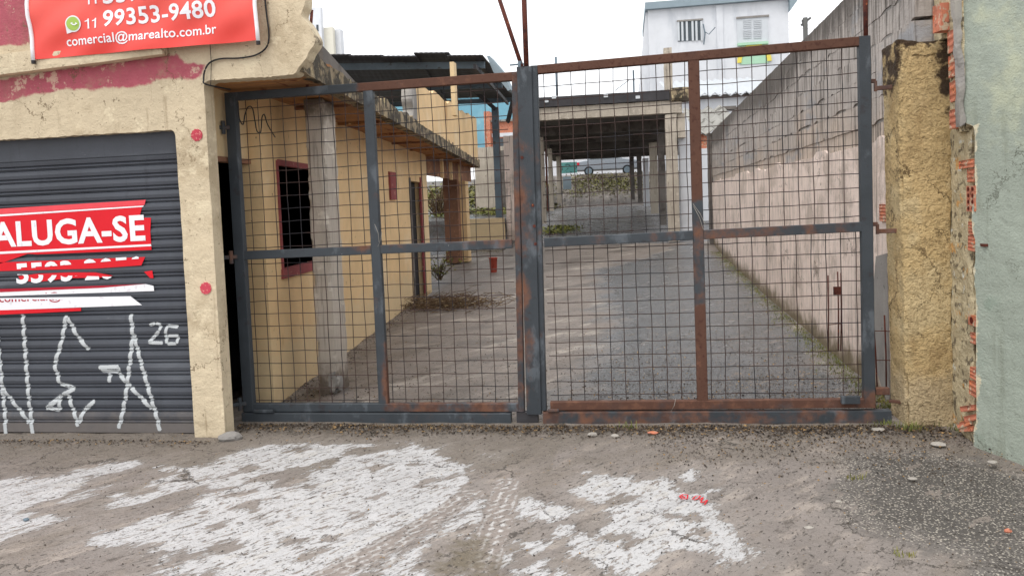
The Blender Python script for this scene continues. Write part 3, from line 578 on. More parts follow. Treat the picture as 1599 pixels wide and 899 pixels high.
# dark strip between shutter and pillar + floor sill
# rolling shutter: slats are sub-parts
SHY = FY+.09
sh = bpy.data.objects.new('rolling_shutter', None); COL.objects.link(sh); sh.parent = bld
NS = 23; ZT = 2.2; PITCH = .0922
def slat_prof(zl):                           # depth of slat face for local height in 0..PITCH (towards the street is negative)
    return np.interp(zl, [0, .006, .012, .018, .026, .03, .036, .058, .082, .088, PITCH], [.012, .010, -.002, -.002, .010, .012, -.003, -.0075, -.003, .006, .012])
zb = np.array([0, .006, .012, .018, .026, .03, .036, .058, .082, .088, PITCH])
slat_me = None; ZB0 = .075
for k in range(NS):
    m_ = MB(); xs = np.linspace(-7.4, -3.185, 60)
    for x in xs:
        for z in zb: m_.v.append((x, float(slat_prof(z)), float(z)))
    nb = len(zb)
    m_.f = [(i*nb+j, (i+1)*nb+j, (i+1)*nb+j+1, i*nb+j+1) for i in range(len(xs)-1) for j in range(nb-1)]
    if slat_me is None:
        o = m_.build('slat', M['shutter'], sh, fix=False, shade=False, dust=lambda P: P[:, 0]*0-.3); slat_me = o.data; me_d = slat_me.copy(); me_d.attributes['dust'].data.foreach_set('value', np.full(len(m_.v), .12, np.float32))
    else: o = bpy.data.objects.new('slat', slat_me if k > 0 else me_d); COL.objects.link(o); o.parent = sh
    o.location = (0, SHY+random.uniform(-.0015, .0015), ZB0+k*PITCH); o.rotation_euler = (0, random.uniform(-.0006, .0006), 0)
    if k == 0: o.data = me_d
m_ = MB(); m_.box(-7.4, -3.19, SHY-.012, SHY+.03, .01, ZB0+.004); m_.build('bottom_bar', M['shutter'], sh, dust=lambda P: P[:, 0]*0+.25)
m_ = MB(); m_.box(-7.4, -3.19, SHY-.015, SHY+.02, ZB0+NS*PITCH-.11, 2.29); m_.build('hood_plate', M['shutter'], sh, dust=lambda P: P[:, 0]*0-.3)
m_ = MB(); m_.box(-3.212, -3.19, SHY-.045, SHY-.02, 0, 2.24); m_.build('guide_rail', M['shutter'], sh, dust=lambda P: P[:, 0]*0-.1)
def sh_y(z):
    zl = (z-ZB0) % PITCH; y = SHY+float(slat_prof(zl)); return y if z > ZB0+.005 else SHY-.012
# graffiti strokes follow the slats
def stroke(pts, wd=.03):
    m_ = MB(); soft = []; pts = [W(x, y, Y=SHY) for x, y in pts]
    for a, b in zip(pts[:-1], pts[1:]):
        L = math.hypot(b[0]-a[0], b[2]-a[2]); n = max(2, int(L/.006)); dx, dz = (b[0]-a[0])/L, (b[2]-a[2])/L; o = len(m_.v)
        for i in range(n+1):
            t = i/n; x = a[0]+(b[0]-a[0])*t; z = a[2]+(b[2]-a[2])*t; ed = min(1, min(i, n-i)*.006/.012)
            for j in (-1, -.5, 0, .5, 1):
                xx = x-dz*wd*j*.75; zz = z+dx*wd*j*.75; m_.v.append((xx, sh_y(zz)-.0045, zz)); soft.append((1-abs(j)**1.5)*(.35+.65*ed))
        for i in range(n):
            for j in range(4): q = o+i*5+j; m_.f.append((q, q+5, q+6, q+1))
    return m_, soft
G = [[(-6, 500), (4, 600), (12, 680)], [(36, 490), (41, 560), (46, 625), (54, 680)], [(0, 600), (20, 625), (48, 660)],
     [(104, 492), (98, 530), (86, 568), (94, 598), (118, 606), (98, 616), (78, 632)], [(106, 495), (122, 525), (140, 546)], [(106, 612), (114, 636), (124, 665)], [(124, 660), (132, 640), (149, 625)], [(72, 638), (94, 622), (94, 640), (76, 636)],
     [(205, 490), (208, 525), (203, 570), (196, 625), (187, 668)], [(209, 520), (222, 570), (238, 625), (252, 672)], [(155, 573), (187, 572), (186, 580), (158, 578)], [(172, 582), (172, 597)], [(186, 582), (205, 604), (238, 638)],
     [(233, 508), (243, 504), (252, 508), (250, 516), (233, 534), (256, 535)], [(279, 510), (262, 508), (259, 522), (262, 536), (277, 536), (279, 524), (262, 524)]]
for g in G:
    m_, s_ = stroke(g, .024 if g[0][0] > 228 and g[0][1] < 512 else .03); m_.build('graffiti_stroke', M['spray'], sh, fix=False, soft=np.array(s_))
# side wall of the building along the yard
def wallpt(x, y): return WP(x, y, (-2.98, 6.11), (-3.67, 13.3))
SA = np.array([-2.904, 5.32]); SB = np.array([-3.72, 13.85]); Ls = np.linalg.norm(SB-SA); sdn = (SB-SA)/Ls
def uz(x, y): q = WP(x, y, SA, SB); return float((q[:2]-SA)@sdn), float(q[2])
w0, w1 = uz(432, 256), uz(432, 424); w2 = uz(486, 266); WU0, WZ1, WZ0 = w0[0], w0[1], w1[1]; WU1 = WU0+1.55
d2a, d2b = uz(640, 290)[0], uz(656, 290)[0]; d2z = uz(646, 284)[1]
s2 = uz(606, 268), uz(617, 312)
def side_keep(U, Z):
    door = (U < .66); win = (U > WU0) & (U < WU1) & (Z > WZ0) & (Z < WZ1)
    dr = (U > d2a) & (U < d2b) & (Z < d2z)
    return ~(door | win | dr)
mb, U, Z = lattice(SA, SB, -.05, 2.62, .16, .06, side_keep, amp=.006, resz=.06, sm=1)
mb.build('side_wall', M['ochre'], bld, low=.25-Z*.55-.0*U)
# wall behind slab end (yard end of building) + inner room so that the openings are dark
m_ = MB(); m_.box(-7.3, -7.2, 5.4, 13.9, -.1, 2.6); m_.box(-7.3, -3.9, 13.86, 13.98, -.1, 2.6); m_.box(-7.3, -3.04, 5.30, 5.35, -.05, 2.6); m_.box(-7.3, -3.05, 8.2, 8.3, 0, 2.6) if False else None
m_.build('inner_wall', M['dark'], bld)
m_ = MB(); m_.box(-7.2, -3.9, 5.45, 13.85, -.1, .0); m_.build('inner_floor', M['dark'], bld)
def on_side(u, z, off=0.): n = np.array([sdn[1], -sdn[0]]); p = SA+sdn*u+n*off; return (p[0], p[1], z)
def side_box(u0, u1, z0, z1, o0, o1, name, m, parent):
    m_ = MB(); m_.hexa([on_side(u0, z0, o1), on_side(u1, z0, o1), on_side(u1, z0, o0), on_side(u0, z0, o0), on_side(u0, z1, o1), on_side(u1, z1, o1), on_side(u1, z1, o0), on_side(u0, z1, o0)]); return m_.build(name, m, parent)
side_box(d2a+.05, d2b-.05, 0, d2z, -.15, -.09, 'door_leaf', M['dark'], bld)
win = side_box(WU0-.025, WU0+.012, WZ0, WZ1+.03, -.04, .012, 'window_frame', M['redpaint'], bld)
side_box(WU0+.012, WU1, WZ1-.01, WZ1+.04, -.04, .012, 'frame_head', M['redpaint'], win)
side_box(WU0-.04, WU1+.03, WZ0-.075, WZ0+.008, -.05, .02, 'sill', M['redpaint'], win)
side_box(WU1-.02, WU1+.03, WZ0, WZ1, -.04, .012, 'frame_jamb', M['redpaint'], win)
o = side_box(s2[0][0], s2[1][0], s2[1][1], s2[0][1], -.01, .03, 'meter_cover', M['redpaint'], bld)
o = side_box(d2a-.1, d2a, 0, d2z+.06, -.1, .02, 'door_frame', M['darkconc'], bld); side_box(d2b-.03, d2b+.07, 0, d2z+.1, -.02, .015, 'frame_jamb', M['redpaint'], o); side_box(d2b+.09, d2b+.6, 0, 2.6, -.1, .03, 'pilaster', M['ochre'], bld)
bld.children[-1].data.attributes.new('low', 'FLOAT', 'POINT')
mb, U, Z = lattice((-3.055, 5.27), (-3.065, 5.99), 2.07, 2.6, .12, .04, amp=.006); mb.build('wall_over_door', M['ochre'], bld, low=U*0+.02)
# wooden lintel over the door by the gate
m_ = MB(); m_.box(-3.13, -3.045, 5.30, 5.97, 2.03, 2.068); m_.build('lintel', M['maroon'], bld)
# canopy slab (soffit board + worn edge)
EA = np.array([-2.32, 6.14]); EB = np.array([-3.81, 20.1]); 
d_ = (EB-EA)/np.linalg.norm(EB-EA); EA2 = EA-d_*.95
m_ = MB(); n = 60
mb, U, Z = lattice(EA2, EB, 2.6, 2.80, .12, .05, lambda U, Z: Z < 2.775+.05*(n2(U, Z, 5, 3)-.5)*2, amp=.012, resz=.03)
mb.build('slab_edge', M['black_edge'], bld)
so_ = MB(); nv = 70
for i in range(nv+1):
    t = i/nv; e = EA2+(EB-EA2)*t
    for j in range(9):
        x = e[0]-.05-(j/8)*(1.15+.3*t) ; so_.v.append((x, e[1], 2.605+.02*(float(n2(x*3, e[1]*3, 1)[0])-.5)+.02*(j % 2 == 0)*0))
so_.f = [(i*9+j, (i+1)*9+j, (i+1)*9+j+1, i*9+j+1) for i in range(nv) for j in range(8)]
so_.build('soffit', M['soffit'], bld, fix=False)
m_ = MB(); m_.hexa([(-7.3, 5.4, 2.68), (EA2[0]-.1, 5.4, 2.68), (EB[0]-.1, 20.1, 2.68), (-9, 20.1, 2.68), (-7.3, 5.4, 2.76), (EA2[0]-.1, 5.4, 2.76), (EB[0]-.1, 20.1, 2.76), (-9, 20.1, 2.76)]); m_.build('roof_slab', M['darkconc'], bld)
for k in range(9):                            # exposed ribs under the slab
    y = 6.9+k*1.45; xx = EA[0]+(EB[0]-EA[0])*(y-EA[1])/(EB[1]-EA[1]); m_ = MB(); m_.box(xx-1.15, xx-.1, y, y+.04, 2.578, 2.604); m_.build('rib', M['maroon' if k % 3 == 0 else 'soffit'], bld)
# concrete column in front of the side wall
m_ = MB(); rough_box(m_, -2.76, -2.585, 6.42, 6.72, -.05, 2.6, .03, .005, .022, 1.2, 21.)
m_.build('column', M['column'], bld, dirty=lambda P: np.maximum(.3-P[:, 2]*.9, P[:, 2]-2.35))  # darker brown towards the head and the foot
m_ = MB(); rough_box(m_, -2.66, -2.55, 6.37, 6.5, -.02, .2, .02, .02, .05, 2., 31.); m_.build('broken_footing', M['greyrender'], bld)
# columns at the far end of the canopy
for (xa, xb, Yc, mm) in ((692, 714, 20.0, 'maroon'), (715, 727, 20.3, 'ochre')):
    a = W(xa, 300, Y=Yc); b = W(xb, 300, Y=Yc); m_ = MB(); m_.box(a[0], b[0], Yc, Yc+.4, .1, 2.6); o = m_.build('column', M[mm], bld, low=lambda P: P[:, 0]*0-.5)
a = W(664, 0, Y=13.9); 
m_ = MB(); q0 = W(663, 262, Y=14.2); q1 = W(735, 262, Y=19.6); m_.hexa([(q0[0], 14.2, 2.22), (q1[0], 19.5, 2.22), (q1[0], 19.6, 2.22), (q0[0], 14.3, 2.22), (q0[0], 14.2, 2.56), (q1[0], 19.5, 2.6), (q1[0], 19.6, 2.6), (q0[0], 14.3, 2.6)])
m_.build('fascia_board', M['maroon'], bld)
for fx in (688, 702, 716): 
    a = W(fx, 262, Y=15.0+(fx-688)*.09); m_ = MB(); m_.box(a[0], a[0]+.06, a[1]-.04, a[1], 2.18, 2.56); m_.build('batten', M['ochre'], bld, low=lambda P: P[:, 0]*0-.5)
# parapet standing on the slab edge further back
p0 = WP(650, 130, EA, EB); p1 = WP(744, 186, EA, EB)
u0_ = float((p0[:2]-EA2)@d_); u1_ = float((p1[:2]-EA2)@d_); zt0, zt1 = p0[2], p1[2]
ptop = lambda U: zt0+(zt1-zt0)*np.clip((U-u0_)/(u1_-u0_), 0, 1)
mb, U, Z = lattice(EA2+d_*u0_, EA2+d_*u1_, 2.76, max(zt0, zt1)+.1, .14, .1, lambda U, Z: Z < ptop(U+u0_)+.12*(n2(U, Z, 2, 2)-.5), amp=.008)
mb.build('parapet', M['ochre'], bld, low=U*0-.4)
pa = WP(640, 160, EA, EB); 
m_ = MB(); ub = u0_-.6; b0 = EA2+d_*(u0_-.62)
mb, U, Z = lattice(b0, EA2+d_*(u0_-.02), 2.78, zt0-.02, .14, .05, lambda U, Z: Z < zt0-.05-.5*(U < .25+.1*(n2(U, Z, 9, 2)-.5)), amp=.01)
mb.build('block_stub', M['greyrender'], bld)
# ------------------------------------------------------------------ dark lean-to roof above the building
rf = thing('sheet_metal_roof', 'dark sagging sheet metal roof above the yellow building terrace', 'roof')
NY, FY2 = 15.0, 24.5
nl, nr, fr, fl = W(484, 83, Y=NY), W(750, 86, Y=NY), W(805, 152, Y=FY2), W(430, 168, Y=FY2)
nl = nl+np.array([-1.2, 0, 0])
def rfp(s, t): a = nl+(nr-nl)*s; b = fl+(fr-fl)*s; p = a+(b-a)*t; return p
for k in range(7):                             # overlapping sheets
    s0, s1 = k/7, (k+1)/7+.01; m_ = MB(); nn = 14
    for i in range(nn+1):
        s = s0+(s1-s0)*i/nn
        for j in range(5):
            p = rfp(s, j/4); p = p+np.array([0, 0, .006*(i % 2)+.018*(k % 2)+(.04 if k in (2, 5) else 0)]); m_.v.append(tuple(p))
    m_.f = [(i*5+j, (i+1)*5+j, (i+1)*5+j+1, i*5+j+1) for i in range(nn) for j in range(4)]
    o = m_.build('roof_sheet', M['roofsheet'], rf, fix=False); md = o.modifiers.new('s', 'SOLIDIFY'); md.thickness = .02
for t in (.08, .5, .97):
    m_ = MB(); a = rfp(0, t)-np.array([0, 0, .1]); b = rfp(1, t)-np.array([0, 0, .1]); m_.bar(a, b, .14, .06, seg=2); m_.build('purlin', M['purlin'], rf)
for s in (.35, .97):
    m_ = MB(); a = rfp(s, .02)-np.array([0, 0, .2]); b = rfp(s, .98)-np.array([0, 0, .2]); m_.bar(a, b, .1, .06, seg=2, up=(1, 0, 0)); m_.build('rafter', M['roofsheet'], rf)
pst = W(773, 168, Y=24.3); m_ = MB(); m_.box(pst[0]-.1, pst[0]+.1, 24.2, 24.4, .9, pst[2]); m_.build('post', M['purlin'], rf)
for (x0, y0, x1, y1) in ((725, 128, 773, 170), (803, 150, 793, 190)):
    m_ = MB(); m_.bar(W(x0, y0, Y=22), W(x1, y1, Y=24.2), .12, .08, seg=3); m_.build('brace', M['roofsheet'], rf)
a = W(763, 85, Y=15.2); b = W(785, 112, Y=15.2); c_ = W(800, 142, Y=15.2)
m_ = MB(); m_.prism([W(760, 88, Y=16), W(764, 87, Y=16), W(784, 110, Y=16), W(797, 140, Y=16), W(793, 142, Y=16), W(770, 112, Y=16)], (0, .6, .02)); m_.build('loose_sheet', M['fascia'], rf)
a = W(702, 97, Y=13.2); b = W(712, 180, Y=13.2); m_ = MB(); m_.box(a[0], b[0], 13.2, 13.4, b[2], a[2]); m_.build('timber_post', M['white' if False else 'ochre'], rf, low=lambda P: P[:, 0]*0+.3)
# hanging wall behind slab (dark triangle)
a = W(490, 95, Y=7.2); 
m_ = MB(); e0 = EA+d_*.6; e1 = EA+d_*3.4
m_.prism([(e0[0]-.3, e0[1], 2.78), (e1[0]-.3, e1[1], 2.78), (e0[0]-.3, e0[1], 3.12)], (-.15, 0, 0)); m_.build('sloping_wall_stub', M['darkconc'], bld)
# ------------------------------------------------------------------ banner
bn = thing('advertising_banner', 'red vinyl banner with white phone numbers hung above the shutter', 'banner')
BL, BR = W(55, 93, Y=FY-.1), W(401, 63, Y=FY-.1)
BLt = W(44, -75, Y=FY-.1); 
m_ = MB(); nx, nz2 = 60, 26; vs = []
HB = .62
def bpos(s, h): x = BL[0]-.0+(BR[0]-BL[0])*s; z0 = BL[2]+(BR[2]-BL[2])*s; f = .010*math.sin(s*9+h*9)*(1-h*.4)+.006*math.sin(s*23-h*14); return (x-.02*h, FY-.1+f, z0+h*HB)
for i in range(nx+1):
    for j in range(nz2+1): m_.v.append(bpos(i/nx, j/nz2))
m_.f = [(i*(nz2+1)+j, (i+1)*(nz2+1)+j, (i+1)*(nz2+1)+j+1, i*(nz2+1)+j+1) for i in range(nx) for j in range(nz2)]
o = m_.build('sheet', M['banner'], bn, fix=False, shade=True, fade=lambda P: .3+(P[:, 2]-BL[2])*1.4)
for s, sg in ((0, -1), (1, 1)):
    m_ = MB(); p = [np.array(bpos(s, h/8))+np.array([sg*.012, -.004, 0]) for h in range(-0, 9)]; p[0] = p[0]-np.array([0, 0, .01]); m_.tube(p, .014, 8); r_ = m_.build('hem_rod', M['posterwhite'], bn, shade=True)
    m_ = MB(); m_.tube([p[0]+np.array([0, 0, -.022]), p[0]+np.array([0, 0, .002])], .015, 8); m_.build('end_cap', M['cable'], r_)
def ban_text(txt, pl, pr, ph, bold, m, name='lettering'):
    """pl/pr: photo points of the baseline ends, ph: cap height in px"""
    a = W(pl[0], pl[1], Y=FY-.1); b = W(pr[0], pr[1], Y=FY-.1); t = W(pl[0], pl[1]-ph, Y=FY-.1); H_ = t[2]-a[2]
    q, F = strip_text(txt, 0, 1, 0, 1, bold); V = []
    for u, v in q:
        x = a[0]+(b[0]-a[0])*u; z = a[2]+(b[2]-a[2])*u+H_*v; s = (x-BL[0])/(BR[0]-BL[0]); zz = BL[2]+(BR[2]-BL[2])*s; h = (z-zz)/HB
        f = .010*math.sin(s*9+h*9)*(1-h*.4)+.006*math.sin(s*23-h*14); V.append((x, FY-.1+f-.0035, z))
    m_ = MB(); m_.add(V, F); return m_.build(name, m, bn, fix=False)
ban_text('99353-9480', (161, 43), (338, 27), 27, .02, M['posterwhite'])
ban_text('11', (134, 46), (151, 44), 16, .012, M['posterwhite'])
ban_text('5593-2050', (161, 7), (332, -9), 27, .02, M['posterwhite'])
ban_text('11', (134, 8), (151, 6), 16, .012, M['posterwhite'])
ban_text('comercial@marealto.com.br', (104, 77), (339, 57), 20, .012, M['posterwhite'])
c = W(116, 38, Y=FY-.1); R_ = .058
def ban_flat(poly, off, m, name, par):
    V = []
    for x, z in poly:
        s = (x-BL[0])/(BR[0]-BL[0]); zz = BL[2]+(BR[2]-BL[2])*s; h = (z-zz)/HB
        V.append((x, FY-.1+.010*math.sin(s*9+h*9)*(1-h*.4)+.006*math.sin(s*23-h*14)-off, z))
    m_ = MB(); m_.add(V, [tuple(range(len(V)))]); return m_.build(name, m, par, fix=False)
circ = lambda r, n=28: [(c[0]+r*math.cos(2*math.pi*k/n), c[2]+r*math.sin(2*math.pi*k/n)) for k in range(n)]
bub = [p for p in circ(R_) if not (p[0] < c[0]-.025 and p[1] < c[2]-.025)]
idx = next(i for i, p in enumerate(circ(R_)) if p[0] < c[0]-.025 and p[1] < c[2]-.025); bub.insert(idx, (c[0]-R_*.98, c[2]-R_*1.15))
ic = ban_flat(bub, .004, M['posterwhite'], 'icon_bubble', bn)
ban_flat(circ(R_*.83), .0055, M['iconlime'], 'icon_disc', ic)
hs = []                                        # telephone receiver: thick arc with bulbs
for k in range(13): a_ = math.radians(195+k*11.5); rr = R_*.44*(1.15 if k in (0, 1, 11, 12) else 1); hs.append((c[0]+.012+rr*math.cos(a_), c[2]+.012+rr*math.sin(a_)))
for k in range(12, -1, -1): a_ = math.radians(195+k*11.5); rr = R_*.44*(.45 if k in (0, 1, 11, 12) else .68); hs.append((c[0]+.012+rr*math.cos(a_), c[2]+.012+rr*math.sin(a_)))
V = [np.array(p) for p in hs]; m_ = MB(); s_ = (c[0]-BL[0])/(BR[0]-BL[0]); h_ = (c[2]-(BL[2]+(BR[2]-BL[2])*s_))/HB; yy = FY-.1+.010*math.sin(s_*9+h_*9)*(1-h_*.4)+.006*math.sin(s_*23-h_*14)-.007
m_.add([(p[0], yy, p[1]) for p in V], [(i, i+1, 24-i, 25-i) for i in range(12)]); m_.build('icon_receiver', M['posterwhite'], ic, fix=False)
# black cable over the facade
cb = MB(); pts = [W(x, y, Y=FY-.02) for x, y in ((412, -20), (416, 20), (420, 55), (416, 74), (400, 86), (374, 91), (345, 92), (328, 98), (320, 110), (318, 124), (322, 132))]
fine = []
for i in range(len(pts)-1):
    for k in range(4): fine.append(pts[i]+(pts[i+1]-pts[i])*k/4)
cb.tube(smoothpath(pts+[np.array([-2.83, 5.3, 2.53])]), .006, 6)
tag(cb.build('electric_cable', M['cable'], shade=True), 'thin black cable looping down the cream wall beside the banner', 'cable')
m_ = MB(); m_.tube([W(328, 70, Y=FY-.012), W(330, 100, Y=FY-.012), W(329, 134, Y=FY-.012)], .0025, 5); tag(m_.build('hanging_wire', M['cable']), 'thin straight wire hanging below the banner on the cream wall', 'wire')
# ------------------------------------------------------------------ posters on the shutter
PY = SHY-.0105
def poster_piece(parent, poly, m, off=0., name='paper_strip', fade=0., y=None):
    V = [(p[0], (y or PY)-off, p[2]) for p in (W(a, b, Y=SHY) for a, b in poly)]
    m_ = MB(); m_.prism(V, (0, .0012, 0)); return m_.build(name, m, parent, fade=lambda P: P[:, 0]*0+fade)
def poster_text(parent, txt, bl, br, hpx, bold, m, clip=None, off=.002, name='lettering'):
    a = W(*bl, Y=SHY); b = W(*br, Y=SHY); t = W(bl[0], bl[1]-hpx, Y=SHY); H_ = t[2]-a[2]
    q, F = strip_text(txt, 0, 1, 0, 1, bold); bm = bmesh.new()
    vs = [bm.verts.new((a[0]+(b[0]-a[0])*u, PY-off, a[2]+(b[2]-a[2])*u+H_*v)) for u, v in q]
    for f in F:
        try: bm.faces.new([vs[i] for i in f])
        except ValueError: pass
    for (p, nrm) in (clip or []):              # keep what lies on the side the normal points away from
        pw = W(*p, Y=SHY); bmesh.ops.bisect_plane(bm, geom=bm.verts[:]+bm.edges[:]+bm.faces[:], plane_co=(pw[0], PY, pw[2]), plane_no=nrm, clear_outer=True)
    me = bpy.data.meshes.new(name); bm.to_mesh(me); bm.free(); me.materials.append(m); o = bpy.data.objects.new(name, me); COL.objects.link(o); o.parent = parent; return o
ps = thing('rental_poster', 'torn red and white rental poster reading ALUGA-SE pasted on the grey shutter', 'poster')
poster_piece(ps, [(-90, 336), (0, 328), (228, 313), (222, 327), (219, 340), (237, 340), (236, 362), (238, 390), (190, 392), (60, 397), (45, 396), (0, 412), (-90, 420)], M['posterred'])
poster_piece(ps, [(-90, 333), (0, 326), (229, 312), (227, 320), (-90, 340)], M['posterred'], .0012, fade=1.)
poster_piece(ps, [(-90, 342), (0, 335), (226, 321), (225, 323), (0, 338), (-90, 345)], M['posterwhite'], .0014, 'white_line')
poster_piece(ps, [(-90, 399), (0, 393), (237, 381), (238, 384), (0, 396.5), (-90, 402)], M['posterwhite'], .0014, 'white_line')
poster_text(ps, 'ALUGA-SE', (-9, 387), (229, 376), 40, .03, M['posterwhite'], clip=[((217, 338), (.35, 0, .5))] if False else None)
poster_piece(ps, [(219, 340), (222, 327), (228, 313), (240, 310), (241, 338)], M['shutter'], .003) if False else None
poster_piece(ps, [(-90, 418), (0, 409.5), (228, 401), (222, 414), (150, 419), (0, 423), (-90, 430)], M['posterred'], .0, 'paper_strip')
poster_text(ps, '5593-2050', (28, 444), (228, 433), 33, .03, M['posterwhite'], clip=[((0, 422.5), (.05, 0, -1)), ((218, 400), (1, 0, 0))], off=.0016)
poster_piece(ps, [(30, 431), (60, 427), (110, 425), (150, 425), (178, 430), (160, 433), (110, 434), (60, 440), (34, 438)], M['posterred'], .0)
poster_text(ps, '5593-2050', (28, 444), (228, 433), 33, .03, M['posterwhite'], clip=[((0, 427), (.05, 0, 1)), ((176, 400), (1, 0, 0))], off=.0016)
poster_piece(ps, [(226, 424), (239, 422), (241, 434), (236, 434)], M['posterred'], .0)
poster_piece(ps, [(-90, 463), (0, 454), (150, 447), (228, 443), (241, 446), (242, 454), (0, 462), (-90, 470)], M['posterwhite'])
poster_piece(ps, [(-90, 458), (0, 451), (150, 446), (228, 443), (160, 449), (0, 456), (-90, 462)], M['printred'], .0012, 'red_line')
poster_piece(ps, [(-90, 470), (0, 465), (205, 462), (223, 476), (0, 484), (-90, 490)], M['posterwhite'])
poster_piece(ps, [(-90, 489), (0, 484), (128, 480), (128, 485), (0, 491), (-90, 496)], M['posterred'], .0)
poster_text(ps, 'comercial@marealto.com', (1, 475), (208, 467), 16, .012, M['printred'], clip=[((0, 466.5), (.03, 0, 1))], off=.0016)
poster_text(ps, 'comercial@marealto.com', (1, 475), (208, 467), 16, .012, M['printred'], clip=[((0, 462), (.03, 0, -1))], off=.0016)
# ------------------------------------------------------------------ gates
GY = 5.6
def rustf(P, base): return np.full(len(P), base)
def leaf(name, label, x0, x1, xm, zs, rustmap):
    """steel mesh gate leaf: zs = (bottom, mid, top) heights at the left and right ends"""
    g = thing(name, label, 'gate', 'leaves of the double gate'); W_ = .062
    zb = lambda x: zs[0][0]+(zs[0][1]-zs[0][0])*(x-x0)/(x1-x0); zm_ = lambda x: zs[1][0]+(zs[1][1]-zs[1][0])*(x-x0)/(x1-x0); zt = lambda x: zs[2][0]+(zs[2][1]-zs[2][0])*(x-x0)/(x1-x0)
    def bar(n, a, b, w_, d, key, lb=None):
        m_ = MB(); m_.bar(a, b, w_, d, seg=.05); f = rustmap.get(key, .15)
        o = m_.build(n, M['gate'], g, rust=(lambda P: f(P)) if callable(f) else (lambda P: P[:, 0]*0+f)); 
        if lb: o['label'] = lb
        return o
    wl_ = rustmap.get('wl', .075); wr = rustmap.get('wr', .05)
    bar('stile', (x0+wl_/2+rustmap.get('tl', 0), GY, zb(x0)-.03), (x0+wl_/2, GY, zt(x0)+.03), wl_, .06, 'left')
    bar('stile', (x1-wr/2, GY, zb(x1)-.03), (x1-wr/2+rustmap.get('tr', 0), GY, zt(x1)+.03), wr, .06, 'right')
    bar('middle_post', (xm, GY, zb(xm)+.03), (xm+rustmap.get('tm', 0), GY, zt(xm)-.03), .075, .05, 'mid')
    a, b = x0+wl_, x1-wr
    bar('top_rail', (a, GY, zt(a)), (b+.02+rustmap.get('tr', 0), GY, zt(b)), W_, .055, 'top'); bar('bottom_rail', (a, GY, zb(a)), (b, GY, zb(b)), W_, .055, 'bottom')
    for (p, q) in ((a, xm-.0375), (xm+.0375, b)): bar('middle_rail', (p, GY, zm_(p)), (q, GY, zm_(q)), .066, .052, 'rail')
    k = 0
    for (p, q) in ((a, xm-.0375), (xm+.0375, b)):
        for (lo, hi) in ((zb, zm_), (zm_, zt)):
            pn = bpy.data.objects.new('mesh_panel', None); COL.objects.link(pn); pn.parent = g; k += 1
            nW = int(round((q-p)/.1)); off = random.uniform(.02, .07); xs_ = [p+off+i*.1 for i in range(nW) if p+off+i*.1 < q-.008]
            yv, yh = GY+.018, GY+.0225+.0
            for x in xs_:
                n = 14; z0_, z1_ = lo(x)+.02, hi(x)-.02; ph = random.uniform(0, 6); am = random.uniform(.0005, .003); tl = random.uniform(-.004, .004)
                m_ = MB(); m_.tube([(x+am*math.sin(ph+i*1.1)+tl*(i/n-.5), yv+.001*math.sin(i*2.2), z0_+(z1_-z0_)*i/n) for i in range(n+1)], .0031, 5, cap=False); m_.build('wire', M['wire'], pn, fix=False, shade=True)
            nz3 = int((hi(p)-lo(p)-.06)/.098)
            o2 = random.uniform(.0, .03)
            for i2 in range(nz3+1):
                n = 14; ph = random.uniform(0, 6); am = random.uniform(.0005, .003); z_ = .045+o2+i2*.098
                if lo((p+q)/2)+z_ > hi((p+q)/2)-.03: continue
                m_ = MB(); m_.tube([(p+(q-p)*i/n, yh+.0015, lo(p+(q-p)*i/n)+z_*(1)+am*math.sin(ph+i*1.3)) for i in range(n+1)], .0031, 5, cap=False); m_.build('wire', M['wire'], pn, fix=False, shade=True)
    return g, bar
TLp, TRp = W(355, 150, Y=GY), W(808, 118, Y=GY)
gl, barL = leaf('mesh_gate', 'left leaf of the rusty wire mesh gate, hinged on the cream pillar', -3.03, -.80, -1.885,
    ((.105, .105), (1.30, 1.325), (2.525, 2.54)),
    dict(left=.0, right=.5, mid=lambda P: .12+.7*smooth(-1.89, -1.85, P[:, 0])*smooth(.9, .2, P[:, 2]), top=lambda P: np.where(P[:, 0] > -1.95, .95, .05), bottom=lambda P: np.where(P[:, 0] > -1.9, .6, .1), rail=lambda P: .15+.35*(P[:, 2] > 1.34), wl=.085, wr=.045, tr=.05))
gr_, barR = leaf('mesh_gate', 'right leaf of the rusty wire mesh gate, hinged on the ochre pillar', -.655, 1.665, .495,
    ((.115, .135), (1.325, 1.365), (2.575, 2.625)),
    dict(left=.15, right=lambda P: .0+.9*smooth(.28, .1, P[:, 2]), mid=lambda P: np.where((P[:, 2] > 1.6) | (P[:, 2] < .85), .95, .3)+.1, top=1.1, bottom=.85, rail=lambda P: .2+.2*(P[:, 0] > .5), wl=.05, wr=.075, tl=-.03, tm=-.0))
# centre cover strip, part of the left leaf
m_ = MB(); m_.bar((-.725, GY-.02, .06), (-.70, GY-.02, 2.60), .11, .05, seg=.05); m_.build('cover_strip', M['gate'], gl, rust=lambda P: .12+.4*(P[:, 0] < -.755))
